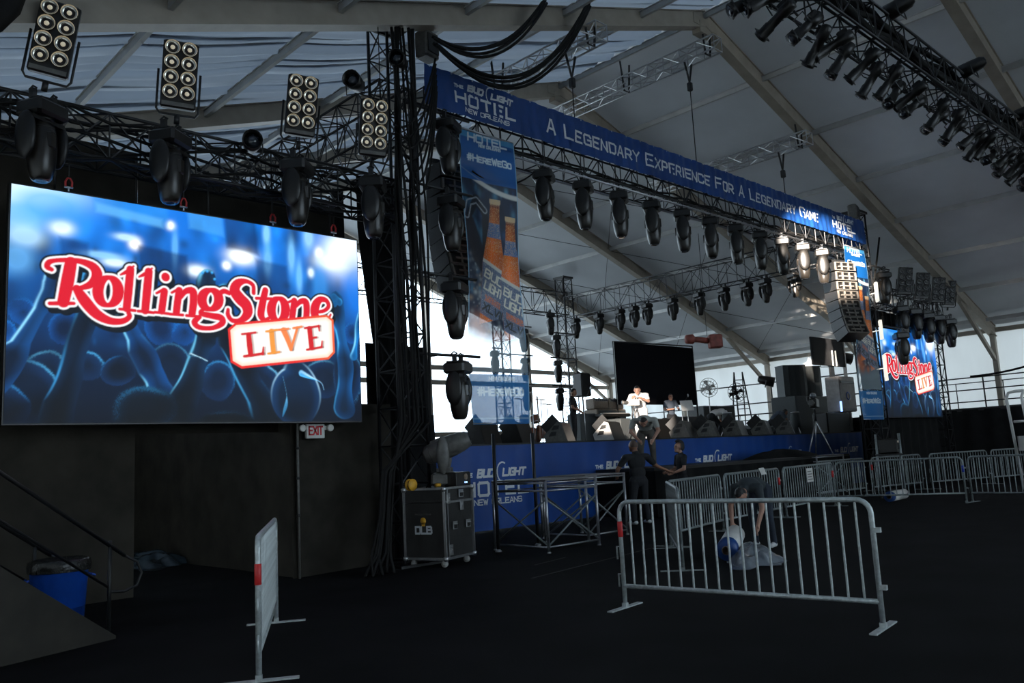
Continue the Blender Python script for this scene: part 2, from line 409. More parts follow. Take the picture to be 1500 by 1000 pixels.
# ================================================================ RIGGING
def truss(name, label, p, q, w_=.5, h=.5, M=None, bay=.6, r=.024, cat='truss', group=None, rb=.013, x_brace=False):
    """box truss: four chords and one web of braces for each of the four sides; origin at p, local x along the truss"""
    M = M or TRUSSB
    p = Vector(p); q = Vector(q); L_ = (q-p).length; d, a, b = basis(q-p)
    T = thing(name, label, cat, group=group)
    if abs(d.z) > .9: d, a, b = Vector((0, 0, 1)), Vector((1, 0, 0)), Vector((0, 1, 0))
    T.matrix_world = Matrix.Translation(p) @ Matrix((d, a, b)).transposed().to_4x4()
    cs = [(-w_/2, -h/2), (w_/2, -h/2), (w_/2, h/2), (-w_/2, h/2)]
    cm = MB().tube([(0, 0, 0), (L_, 0, 0)], r, 7).mesh('chord', M)
    for c in cs: inst(cm, 'chord', T, (0, c[0], c[1]))
    n = max(1, round(L_/bay)); st = L_/n
    for s in range(4):
        c0, c1 = cs[s], cs[(s+1) % 4]; mb = MB()
        for i in range(n):
            e0, e1 = (c0, c1) if i % 2 == 0 else (c1, c0)
            mb.tube([(i*st, *e0), ((i+1)*st, *e1)], rb, 5, False)
            if x_brace: mb.tube([(i*st, *e1), ((i+1)*st, *e0)], rb, 5, False)
            mb.tube([(i*st, *c0), (i*st, *c1)], rb, 5, False)
        mb.tube([(L_-.01, *c0), (L_-.01, *c1)], rb, 5, False)
        mb.build('web', M, T)
    return T
def lin(p, q, n): return [Vector(p).lerp(Vector(q), i/n) for i in range(n+1)]
TW = {}
def tower(label, x, y, z, w_=.56, M=None, base=True):
    T = truss('truss_tower', label, (x, y, .06), (x, y, z), w_, w_, M, .62, .028, 'tower', 'black lattice towers', .014)
    MB().box(-.06, -.02, -w_*.8, w_*.8, -w_*.8, w_*.8).build('base_plate', BLACK, T)
    MB().box(z-.06, z+.02, -w_*.62, w_*.62, -w_*.62, w_*.62).build('top_plate', BLACK, T)
    return T
tower('black lattice tower between the big screen and the stage, hung with cables', 8.22, 11.25, 9.25)
tower('black lattice tower at the far end of the long blue banner', 26.55, 11.3, 8.9)
tower('thin lattice tower at the rear corner of the stage behind the amplifiers', 26.3, 24.0, 9.2, .5)
tower('lattice tower seen through the bottle banner at the rear of the stage', 21.9, 23.4, 7.4, .45)
tower('lattice tower behind the big screen at the rear of the stage', 8.3, 24.0, 8.6, .5)
tower('lattice tower with silver rungs on the far side of the distant screen', 32.75, 11.5, 6.6, .5)
tb = truss('front_truss', 'black box truss behind the long blue slogan banner', (8.6, 11.15, 7.72), (26.4, 11.15, 7.72), .6, .72, None, .6)
truss('rear_truss', 'black box truss across the rear of the stage', (8.5, 24, 8.05), (26.2, 24, 8.05), .6, .95, None, .75)
truss('side_truss', 'long black box truss running back from the lit end of the blue banner', (26.35, 11.6, 7.9), (26.35, 23.8, 7.9), .6, .9, mat('grey_truss', (.05, .052, .055), .45, .3), .75)
truss('side_truss', 'black box truss running back from the cable tower above the big screen', (8.3, 11.3, 7.75), (8.3, 23.8, 7.75), .6, .95, None, .7, x_brace=True)
truss('screen_truss', 'black box truss above the big video screen', (1.2, 11.1, 5.95), (7.95, 11.1, 5.95), .5, .62, None, .55, x_brace=True)
truss('screen_truss', 'black box truss above the distant video screen', (26.9, 11.2, 6.25), (32.6, 11.2, 6.25), .5, .6, None, .6)
truss('front_of_house_truss', 'black box truss crossing the roof corner, loaded with profile spotlights', (7.4, 5.0, 8.05), (27.5, 5.0, 8.05), .55, .6, None, .6)
for x, z, lb in ((12.95, 10.35, 'silver truss under the roof above the word hotel'), (17.5, 11.55, 'silver truss just under the tent ridge'), (21.95, 10.15, 'silver truss under the roof, lit warm above the banner end')):
    truss('ceiling_truss', lb, (x, 10.3, z), (x, 15.9, z), .36, .36, ALU, .5, .022, group='silver ceiling trusses')
# pipes under the front truss that carry the lamps
for nm, yy, zz, M in (('lamp_bar', 10.85, 7.28, ALU), ('lamp_bar', 11.4, 7.3, ALU)):
    o = MB().tube([(9.6, yy, zz), (26.1, yy, zz)], .028, 8).build(nm, M, None)
    tag(o, 'silver pipe below the slogan banner that carries the nearer row of lamps' if yy < 11 else 'silver pipe behind the hanging lamps on the slogan truss', 'pipe')
# cross arms on the tower that carry the stacked moving lights
for z in (7.62, 6.24, 4.72, 3.36):
    o = MB().tube([(8.05, 10.72, z), (9.5, 10.72, z)], .025, 8).tube([(8.6, 10.72, z), (8.6, 10.95, z)], .02, 6).build('cross_arm', BLACK)
    tag(o, 'black cross arm on the cable tower, %s of four' % {7.62: 'topmost', 6.24: 'second from top', 4.72: 'third from top', 3.36: 'lowest'}[z], 'arm', 'tower cross arms')
# ---------------------------------------------------------------- moving lights
def moving_head(tilt=0., M=BODY, M2=BLACKP, arm=(.055, .135, .26)):
    """hangs from its clamps at the origin, head pointing down; tilt swings the head"""
    T = thing('moving_head_light', '', 'stage light')
    MB().box(-.2, .2, -.17, .17, -.24, -.07, .03).box(-.14, .14, -.13, .13, -.07, -.05).build('base', M2, T)
    c = MB().box(-.025, .025, -.03, .03, -.05, .05).tube([(0, -.05, .05), (0, 0, .085), (0, .05, .05)], .012, 5).mesh('clamp', BLACK)
    for x in (-.13, .13): inst(c, 'clamp', T, (x, 0, 0))
    y = MB().lathe([(.10, -.27), (.12, -.24)], 14).prism([(-.22, -.30), (-.20, -.255), (.20, -.255), (.22, -.30)], -.09, .09)
    for s in (-1, 1): y.ellipsoid((s*.205, 0, -.47), arm, 12, 10)
    y.build('yoke', M2, T)
    prof = [(.02, .29), (.08, .28), (.12, .24), (.142, .12), (.148, .0), (.145, -.12), (.13, -.24), (.108, -.33), (.09, -.36), (.08, -.366)]
    rot = Matrix.Translation((0, 0, -.55)) @ Matrix.Rotation(tilt, 4, 'X')
    h = MB().lathe(prof, 18).box(-.06, .06, -.16, .16, -.05, .16, .03).xform(rot).build('head', M, T)
    MB().lathe([(.08, -.366), (.07, -.374), (.03, -.36)], 16).xform(rot).build('lens', LENS, h)
    v = MB()
    for k in range(5): v.lathe([(.128-.006*k, .19+.014*k), (.134-.006*k, .196+.014*k), (.128-.006*k, .202+.014*k)], 18)
    v.xform(rot).build('vent', M2, h)
    return T
ord_ = ['first', 'second', 'third', 'fourth', 'fifth', 'sixth', 'seventh', 'eighth', 'ninth', 'tenth', 'eleventh', 'twelfth']
MH = moving_head(); MH_used = [0]
def put_head(x, y, z, label, group, rz=0., sc=1.16, rx=0.):
    o = MH if not MH_used[0] else dup(MH)
    MH_used[0] = 1
    o.location = (x, y, z); o.rotation_euler = (rx, 0, rz); o.scale = (sc,)*3
    o['label'] = label; o['group'] = group
    return o
for i, x in enumerate((2.6, 4.11, 5.95, 7.27)):
    put_head(x, 10.55, 6.13, 'big black moving light above the near screen, %s from the screen\'s outer corner' % ord_[i], 'moving lights above the near screen', .5+.1*i, 1.12)
for i in range(11):
    x = 11.62+1.168*i
    lab = '%s moving light along the slogan banner, counted from the bottle banner' % ord_[i]
    if i >= 7: lab = 'sunlit '+lab
    put_head(x, 10.95, 7.27, lab, 'moving lights under the slogan banner', .6+.05*random.uniform(-1, 1))
for i, z in enumerate((7.58, 6.2, 4.68, 3.32)):
    put_head(9.0, 10.72, z+.0, 'moving light stacked on the cable tower beside the bottle banner, %s from top' % ord_[i], 'moving lights stacked on the cable tower', .5, 1.12)
for i, yy in enumerate((23.43, 22.13, 21.0, 20.28, 19.63, 18.42, 17.21, 16.16, 15.22, 14.5, 13.41)):
    put_head(26.3, yy, 7.42, '%s moving light on the truss running back, counted from the rear tower' % ord_[i], 'moving lights on the side truss', 1.2, .98)
def px_y(x, y): return x
for i, (x, y, z) in enumerate(((24.6, 23.3, 7.5), (22.9, 23.18, 6.7), (24.9, 23.3, 6.6), (24.9, 23.3, 5.55), (22.9, 23.18, 5.55), (24.9, 23.3, 4.4), (22.9, 23.18, 4.4), (21.3, 23.18, 5.75))):
    nm = ['under the rear truss beside the rear tower', 'upper one between bottle banner and rear tower', 'on the upper bracket of the rear tower', 'on the middle bracket of the rear tower', 'middle one between bottle banner and rear tower', 'on the lowest bracket of the rear tower above the guitarist', 'lowest one between bottle banner and rear tower', 'seen through the bottle banner'][i]
    put_head(x, y, z, 'small moving light hanging '+nm, 'moving lights at the stage rear', .9, 1.05)
    if i: tag(MB().tube([(min(x, 21.6)-.1 if x < 24 else x-.4, y, z+.06), (x+.45 if x < 24 else 26.15, y, z+.06)]+([] if x < 24 else [(26.05, 23.77, z+.06)]), .03, 6).build('cross_arm', BLACK), 'cross arm '+nm.replace('moving light', 'lamp'), 'arm', 'rear cross arms')
for i, (x, z) in enumerate(((27.05, 7.0), (28.2, 6.0), (29.3, 6.0), (30.4, 5.95), (31.4, 5.95), (32.5, 5.9))):
    put_head(x, 10.75, z, ['dark moving light alone on a short arm beside the far banner end', 'moving light in the dark row over the distant screen, nearest the banner', 'second moving light in the dark row over the distant screen', 'third moving light in the dark row over the distant screen', 'fourth moving light in the dark row over the distant screen', 'moving light at the outer end of the row over the distant screen'][i], 'moving lights over the distant screen', .7, 1.2)
put_head(27.55, 10.6, 5.05, 'dark moving light hanging in front of the distant screen', 'moving lights over the distant screen', .7, 1.2)
tag(MB().tube([(26.27, 11.04, 7.08), (26.4, 10.75, 7.08), (27.6, 10.75, 7.08)], .03, 6).build('cross_arm', BLACK), 'short arm at the far banner end carrying one dark lamp', 'arm', 'far arms')
tag(MB().tube([(26.27, 11.04, 5.12), (26.4, 10.6, 5.12), (27.9, 10.6, 5.12)], .03, 6).build('cross_arm', BLACK), 'short arm across the corner of the distant screen', 'arm', 'far arms')
# upright light standing on the flight case, head tilted towards the stage
t = moving_head(math.radians(-70), GREYP, GREYP, (.05, .085, .25))
for c in list(t.children):
    if c.name.startswith('clamp'): bpy.data.objects.remove(c)
t['label'] = 'grey moving light standing upright on the flight case with its head tilted'; t.location = (8.62, 10.72, 1.47-.27); t.rotation_euler = (PI, 0, .15); t.scale = (1.22, 1.22, 1.22)
t.location = (8.58, 10.66, 1.14); t.rotation_euler = (PI, 0, math.radians(-134))
# ---------------------------------------------------------------- eight-lamp blinders
def blinder(bowl=None, glow=None):
    T = thing('audience_blinder', '', 'stage light')
    MB().box(-.22, .22, -.02, .10, 0, .90, .02).build('housing', BLACKP, T)
    lm = MB().lathe([(.095, -.045), (.10, -.02), (.09, -.03), (.06, .005), (.02, .02)], 16, axis=(0, 1, 0), cap=False).mesh('lamp', bowl or CHROME)
    bm = MB().ellipsoid((0, -.012, 0), (.03, .02, .03), 10, 6).lathe([(.088, -.034), (.094, -.03), (.088, -.027)], 16, axis=(0, 1, 0), cap=False).mesh('bulb', glow or BULB)
    for i in range(2):
        for j in range(4):
            l_ = inst(lm, 'lamp', T, (-.105+.21*i, -.02, .20+.198*j)); inst(bm, 'bulb', l_)
    MB().tube([(-.26, .04, .5), (-.26, .04, -.02), (-.22, .04, -.08), (.22, .04, -.08), (.26, .04, -.02), (.26, .04, .5)], .017, 6).tube([(0, .04, -.08), (0, .04, -.2)], .035, 8).build('bracket', BLACK, T)
    MB().box(-.2, .2, -.028, -.02, .02, .075).build('name_plate', GREYP, T)
    return T
BL = blinder()
BL2 = blinder(mat('dark_reflector', (.10, .10, .10), .35, .8), mat('unlit_bulb', (.25, .24, .22), .3))
for i, (x, z, rz, ry, lb) in enumerate(((2.62, 6.42, .32, .16, 'leftmost of the four, half of its bulbs dim'), (4.18, 6.40, .34, .05, 'second of the four from the outer screen corner'), (5.97, 6.45, .40, .08, 'third of the four from the outer screen corner'), (7.25, 6.42, .40, .05, 'beside the cable tower'))):
    o = BL if i == 0 else dup(BL)
    o.location = (x, 10.5, z); o.rotation_euler = (.12, ry, -rz); o['label'] = 'tall eight-lamp blinder above the near screen, '+lb; o['group'] = 'blinders above the near screen'
for i, x in enumerate((28.5, 30.0, 31.47, 32.5)):
    o = BL2 if i == 0 else dup(BL2)
    o.location = (x, 10.7, 6.35); o.rotation_euler = (.2, .12, -.9); tag(o, 'dark eight-lamp blinder above the distant screen, %s from the banner' % ord_[i], None, 'blinders above the distant screen')
# small spotlights clipped on the side truss, and profiles on the front-of-house truss
def par_can():
    T = thing('par_can', '', 'stage light')
    MB().lathe([(.06, .22), (.10, .16), (.115, 0), (.125, -.16), (.118, -.16), (.10, -.10)], 14, axis=(0, 1, 0), cap=False).lathe([(.06, .22), (.0, .23)], 14, axis=(0, 1, 0)).build('can', BLACKP, T)
    MB().lathe([(.10, -.10), (.02, -.12)], 14, axis=(0, 1, 0)).build('lens', LENS, T)
    MB().tube([(-.13, .02, 0), (-.13, .02, -.16), (.13, .02, -.16), (.13, .02, 0)], .01, 5).build('bracket', BLACK, T)
    return T
pc = par_can(); pc.location = (7.9, 10.6, 8.25); pc.rotation_euler = (.1, 0, -.9); pc['label'] = 'small black spotlight high on the truss beside the cable tower'; pc['group'] = 'small black spotlights on the side truss'; pc.scale = (1.15,)*3
dup(pc, (7.02, 10.6, 7.62), (.1, 0, -.9), 'small black spotlight between the third and fourth blinders')
dup(pc, (5.35, 10.75, 6.28), (.1, 0, -.4), 'small black spotlight low beside the third blinder')
def profile_spot():
    T = thing('profile_spotlight', '', 'stage light')
    MB().lathe([(.05, -.36), (.105, -.33), (.11, -.10), (.085, -.08), (.085, .16), (.10, .18), (.10, .34), (.125, .36), (.125, .42), (.09, .42)], 14, axis=(0, 1, 0)).box(-.09, .09, -.3, -.1, -.05, .15, .02).build('barrel', BLACKP, T)
    MB().lathe([(.088, .422), (.03, .43)], 14, axis=(0, 1, 0)).build('lens', LENS, T)
    MB().tube([(-.15, 0, 0), (-.15, 0, .24), (.15, 0, .24), (.15, 0, 0)], .012, 5).tube([(0, 0, .24), (0, 0, .36)], .025, 6).build('yoke', BLACK, T)
    MB().box(-.12, .12, .36, .375, -.12, .12).build('colour_frame', BLACK, T)
    return T
TENS = ['', 'twenty', 'thirty', 'forty']
def nth(k):
    b = ord_+['thirteenth', 'fourteenth', 'fifteenth', 'sixteenth', 'seventeenth', 'eighteenth', 'nineteenth']
    if k < 20: return b[k-1]
    if k % 10 == 0: return {20: 'twentieth', 30: 'thirtieth', 40: 'fortieth'}[k]
    return TENS[k//10-1]+'-'+b[k % 10-1]
ps = profile_spot(); n = 0
for i in range(19):
    for row in (0, 1):
        x = 8.6+.98*i+.40*row+.2*random.Random(n).uniform(-1, 1)
        o = ps if n == 0 else dup(ps)
        o.location = (x, 5.18+.10*row-.25*(row == 1), 7.50); rr = random.Random(n*7)
        o.rotation_euler = (-.35-.6*rr.random(), 0, .9*rr.uniform(-1, 1)+.55)
        o.scale = (.82,)*3
        o['label'] = '%s black profile spotlight along the roof-corner truss, counted from the picture top' % nth(n+1); o['group'] = 'profile spotlights on the roof-corner truss'; n += 1
for i, x in enumerate((9.9, 13.4, 16.8, 20.2)):
    dup(pc, (x, 4.6, 8.45), (.2, 0, PI), 'small black spotlight on the far side of the roof-corner truss, %s along it' % ord_[i], 'spotlights behind the roof-corner truss')
# ---------------------------------------------------------------- chain hoists and rigging
def hoist(x, y, ztop, zbot, label, y2=None):
    T = thing('chain_hoist', label, 'hoist', (x, y, zbot), 0, 'chain hoists on the banner truss')
    H_ = ztop-zbot
    MB().tube([(-.16, 0, H_-.02), (0, 0, H_-.55), (.16, 0, H_-.02)], .03, 6).build('sling', BLACK, T)
    MB().tube([(0, 0, H_-.75), (0, 0, .55)], .014, 5).build('chain', BLACK, T)
    MB().box(-.06, .06, -.06, .06, H_-.78, H_-.55, .02).build('hook_block', BLACK, T)
    MB().box(-.13, .13, -.1, .1, .15, .55, .04).tube([(0, 0, .15), (0, 0, -.02)], .03, 6).build('motor', BLACK, T)
    return T
hoist(12.95, 11.2, 10.2, 8.1, 'chain hoist hanging from the silver truss above the word hotel')
hoist(17.5, 11.2, 11.4, 8.1, 'long chain hoist hanging from the silver truss under the ridge')
hoist(21.95, 11.2, 10.0, 8.1, 'chain hoist hanging from the warm-lit silver truss')
for x, y, z in ((12.95, 13.5, 10.35), (17.5, 13.2, 11.55), (21.95, 10.6, 10.15), (17.5, 10.6, 11.55), (12.95, 10.6, 10.35)):
    T = tag(MB().tube([(x-.2, y, z+.62), (x-.1, y, z-.2), (x+.1, y, z-.2), (x+.2, y, z+.62)], .028, 6).build('round_sling', BLACK), 'black sling tying a silver ceiling truss to the roof', 'sling', 'roof slings')
for i, (x, y) in enumerate(((3.08, 10.95), (4.55, 10.95), (5.9, 10.95), (6.95, 10.95))):
    T = thing('screen_shackle', 'red shackle holding up the near screen, %s from its outer corner' % ord_[i], 'shackle', (x, 11.2, 5.26), 0, 'red screen shackles')
    MB().tube([(0, 0, .42), (0, 0, .16)], .008, 5).build('wire', BLACK, T)
    MB().tube([(-.035, 0, .04), (-.04, 0, .11), (-.015, 0, .16), (.015, 0, .16), (.04, 0, .11), (.035, 0, .04)], .014, 6).build('bow', REDS, T)
    MB().tube([(-.05, 0, .04), (.05, 0, .04)], .014, 6).tube([(0, 0, .04), (0, 0, -.01)], .01, 5).build('pin', STEEL, T)
# dimmer boxes and floodlight at the tower head
t = thing('tower_floodlight', 'brown square floodlight at the head of the cable tower', 'floodlight', (7.93, 10.75, 8.86))
MB().add([(-.12, -.02, 0), (.12, -.02, .06), (.14, -.02, .52), (-.14, -.02, .60), (-.06, .2, .15), (.06, .2, .18), (.06, .2, .40), (-.06, .2, .42)], [(0, 1, 5, 4), (1, 2, 6, 5), (2, 3, 7, 6), (3, 0, 4, 7), (4, 5, 6, 7)]).build('hood', GREYP, t)
MB().box(-.115, .115, -.03, -.02, .06, .52).build('glass', mat('amber_lens', (.16, .10, .05), .3), t)
MB().tube([(0, .1, .3), (.3, .15, .3)], .02, 6).build('bracket', BLACK, t)
for x, y, z, lb in ((8.75, 10.9, 8.65, 'grey cable box strapped at the head of the cable tower'), (25.95, 11.0, 8.55, 'dark cable box at the head of the far tower')):
    t = thing('cable_box', lb, 'box', (x, y, z), .2); MB().box(-.18, .18, -.14, .14, 0, .5, .03).build('case', GREYP, t); MB().box(-.14, .14, -.16, -.14, .08, .42).build('lid', BLACKP, t)
# line arrays
def line_array(x, y, ztop, n, label, rz):
    T = thing('line_array', label, 'loudspeaker', (x, y, ztop), rz, 'hung line arrays')
    MB().box(-.5, .5, -.06, .06, .02, .10).tube([(0, 0, .1), (0, 0, .45)], .02, 6).build('fly_bar', BLACK, T)
    cm = MB().prism([(-.24, -.02), (.26, -.0), (.26, -.30), (-.24, -.27)], -.42, .42, 'x').mesh('cabinet', BLACKP)
    rib = MB()
    for xx in (-.38, -.13, .13, .38): rib.box(xx-.02, xx+.02, -.275, -.24, -.27, -.02)
    rib.box(-.38, .38, -.275, -.24, -.04, -.02).box(-.38, .38, -.275, -.24, -.27, -.25).box(-.26, .26, -.275, -.24, -.17, -.13)
    rm = rib.mesh('grille_frame', mat('array_ribs', (.16, .14, .12), .5, var=.2))
    a = 0; p = Vector((0, 0, 0))
    for k in range(n):
        c = inst(cm, 'cabinet', T, tuple(p), (a, 0, 0)); inst(rm, 'grille_frame', c)
        p = p+Matrix.Rotation(a, 3, 'X') @ Vector((0, 0, -.295)); a -= math.radians(1.2+1.1*k)*.8 if k > 1 else 0
    return T
line_array(9.75, 11.55, 7.05, 8, 'black line array hanging behind the near bottle banner', -.1)
line_array(24.45, 11.0, 6.95, 8, 'sunlit curved line array beside the far bottle banner', -.35)
# cables
def cable(name, pts, r, label, group=None):
    return tag(MB().tube(pts, r, 7).build(name, CABLE), label, 'cable', group)
for i in range(5):
    a_ = i*1.26; ox, oz = .05*math.cos(a_), .05*math.sin(a_)
    cable('power_cable', sag((8.62+ox, 10.5+oz, 8.85+oz), (11.1+ox, 10.15, 10.25+oz), .50+.035*i, 16), .027, 'thick black cable in the upper bundle looping from the cable tower to the roof', 'upper cables looping to the roof')
for i in range(6):
    a_ = i*1.05; ox, oz = .055*math.cos(a_), .055*math.sin(a_)
    cable('power_cable', sag((8.6+ox, 10.45+oz, 8.70+oz), (12.4+ox, 10.15, 10.65+oz), 1.0+.04*i, 18), .027, 'thick black cable in the lower bundle looping from the cable tower to the roof', 'lower cables looping to the roof')
rr = random.Random(5)
for i in range(12):
    x0 = 7.78+.045*i; y0 = 10.58+.06*rr.random()
    pts = [(x0+.25*math.sin(.5*k+i)*.35*(1 if k > 1 else .4), y0-.05*math.sin(k*.8+i), 8.9-k*.74) for k in range(12)]
    pts = pts[:-2]+[(7.62-.02*i, y0+.1, 1.5), (7.58-.02*i, y0+.15, .8), (7.52-.03*i-.08*rr.random(), y0+.05, .3), (7.45-.045*i-.15*rr.random(), y0-.05-.2*rr.random(), .03)]
    cable('feeder_cable', pts, .018+.010*rr.random(), 'black feeder cable running down the cable tower to the floor', 'feeder cables on the tower')
for i in range(7):
    z = 7.5-.06*i
    cable('looped_cable', sag((7.75+.05*i, 10.6, 7.1-.12*i), (8.65, 10.55, 8.5-.1*i), .45+.09*i, 12), .02, 'black cable drooping across the head of the cable tower', 'drooping cables at the tower head')
for i in range(5):
    cable('cable_loom', [(7.2+1.0*k, 4.95+.06*math.sin(i*2+k), 8.15+.06*i+.10*math.sin(k*1.9+i)) for k in range(21)], .05, 'black cable laid along the roof-corner truss', 'cables along the roof-corner truss')
for i in range(7):
    cable('cable_loom', [(1.2+.45*k, 10.86+.03*math.sin(i*2+k), 6.18-.10*i+.07*math.sin(k*2.1+i*1.7)) for k in range(16)], .022, 'black cable laid along the near screen truss', 'cables along the near screen truss')
for i in range(4):
    cable('cable_loom', [(8.8+.6*k, 10.95+.03*math.sin(i*2+k), 7.42+.03*i+.05*math.sin(k*2.3+i*1.7)) for k in range(29)], .022, 'black cable laid along the underside of the slogan truss', 'cables along the slogan truss')
cable('hanging_cable', [(2.16, 10.2, 7.7), (2.2, 10.2, 7.3), (2.12, 10.2, 6.95), (2.0, 10.2, 6.7), (1.85, 10.2, 6.55)], [.16, .15, .14, .1, .05], 'thick black bundled cable hanging at the top outer corner of the picture')
cable('hoist_cable', [(7.5, 10.6, 8.9), (7.52, 10.6, 6.4)], .008, 'thin steel line hanging beside the small spotlight')
cable('slack_cable', sag((9.6, 10.8, 6.75), (11.3, 10.9, 7.1), .25), .016, 'slack black cable between the bottle banner and the first hanging lamp')
cable('slack_cable', sag((26.6, 11.0, 6.2), (27.5, 10.9, 8.2), .1), .03, 'black stay from the far tower up towards the roof')
t = thing('cable_reel', 'yellow reel with a black coil tied to the cable tower', 'cable reel', (7.72, 10.42, 1.28), .3); t.scale = (.6, .6, .6)
MB().lathe([(.05, -.07), (.15, -.07), (.15, -.05), (.07, -.04), (.07, .04), (.15, .05), (.15, .07), (.05, .07)], 16, axis=(.2, 1, 0)).build('spool', YELLOW, t)
MB().tube([(.11*math.cos(a*.5), .0+.012*(a % 3), .11*math.sin(a*.5)) for a in range(40)], .012, 5).build('coil', CABLE, t)
# added spots standing in for the sun on the banner end and the stage
def spot(name, loc, aim, energy, ang, blend=.25, col=(1, .88, .76), size=.05):
    L_ = bpy.data.lights.new(name, 'SPOT'); L_.energy = energy; L_.spot_size = ang; L_.spot_blend = blend; L_.color = col; L_.shadow_soft_size = size
    o = bpy.data.objects.new(name, L_); COL.objects.link(o); o.location = loc
    o.rotation_euler = (Vector(aim)-Vector(loc)).to_track_quat('-Z', 'Y').to_euler(); return o
spot('banner_sun_stand_in', (10.6, 5.5, 8.15), (23.1, 10.78, 7.05), 130000, math.radians(11), .7)
spot('stage_sun_stand_in', (9.55, 10.9, 4.4), (20.1, 15.95, 2.62), 24000, math.radians(11), .5)
# ================================================================ SCREENS, BANNERS, DRAPES, STAGE
def paint_mesh(name, w_, h, img, M, depth=None, back=True):
    """flat print or display: a grid of points, one colour each; local x right, z up from the lower edge"""
    nv, nu = img.shape[:2]
    X, Z = np.meshgrid(np.linspace(0, w_, nu), np.linspace(h, 0, nv))
    Y = depth(X, Z) if depth is not None else np.zeros_like(X)
    co = np.stack([X, Y, Z], -1).reshape(-1, 3).astype(np.float32)
    idx = np.arange(nu*nv).reshape(nv, nu)
    q = np.stack([idx[1:, :-1], idx[1:, 1:], idx[:-1, 1:], idx[:-1, :-1]], -1).reshape(-1, 4)
    me = bpy.data.meshes.new(name); me.vertices.add(len(co)); me.vertices.foreach_set('co', co.ravel())
    me.loops.add(q.size); me.loops.foreach_set('vertex_index', q.ravel().astype(np.int32))
    me.polygons.add(len(q)); me.polygons.foreach_set('loop_start', np.arange(0, q.size, 4, dtype=np.int32))
    try: me.polygons.foreach_set('loop_total', np.full(len(q), 4, dtype=np.int32))
    except Exception: pass
    me.update(calc_edges=True)
    at = me.color_attributes.new('art', 'FLOAT_COLOR', 'POINT')
    if img.shape[2] == 3: img = np.concatenate([img, np.ones((*img.shape[:2], 1))], -1)
    at.data.foreach_set('color', img.astype(np.float32).ravel())
    me.polygons.foreach_set('use_smooth', [True]*len(q))
    me.materials.append(M); return me
def lin_(c): c = np.asarray(c, float)/255; return np.where(c <= .04045, c/12.92, ((c+.055)/1.055)**2.4)
def seg_sd(X, Y, pts, rad):
    """distance to a stroke of varying half-width"""
    D = np.full(X.shape, 1e9)
    for i in range(len(pts)-1):
        (ax, ay), (bx, by) = pts[i], pts[i+1]; ra, rb = rad[i], rad[i+1]
        dx, dy = bx-ax, by-ay; l2 = dx*dx+dy*dy+1e-9
        t = np.clip(((X-ax)*dx+(Y-ay)*dy)/l2, 0, 1)
        D = np.minimum(D, np.hypot(X-ax-t*dx, Y-ay-t*dy)-(ra+(rb-ra)*t))
    return D
def curve(pts, n=6):
    """smooth a polyline with Catmull-Rom; points may carry a half-width as third value"""
    P = [np.array(p, float) for p in pts]; P = [2*P[0]-P[1]]+P+[2*P[-1]-P[-2]]; out = []
    for i in range(1, len(P)-2):
        for k in range(n):
            t = k/n; a, b, c, d = P[i-1:i+3]
            out.append(.5*((2*b)+(-a+c)*t+(2*a-5*b+4*c-d)*t*t+(-a+3*b-3*c+d)*t**3))
    out.append(P[-2]); return out
def ring(cx, cy, rx, ry, wt, wn, n=18, sk=0.):
    return [(cx+rx*math.cos(2*PI*k/n)+sk*ry*math.sin(2*PI*k/n), cy+ry*math.sin(2*PI*k/n), wn+(wt-wn)*abs(math.cos(2*PI*k/n))) for k in range(n+1)]
HM = (0.0005796773, 7.711893e-06, -0.02122313, -0.00018773067, 0.0011315987, -0.045295238, -0.00018773067, 2.8966633e-05)
def to_uv(x, y):
    w_ = HM[6]*x+HM[7]*y+1; return (HM[0]*x+HM[1]*y+HM[2])/w_, (HM[3]*x+HM[4]*y+HM[5])/w_
ASP = 4.95/2.93
def uvr(x, y, r):
    a = to_uv(x, y); b = to_uv(x+r, y); c = to_uv(x, y+r)
    return a[0]*ASP, a[1], .5*(math.hypot((b[0]-a[0])*ASP, b[1]-a[1])+math.hypot((c[0]-a[0])*ASP, c[1]-a[1]))
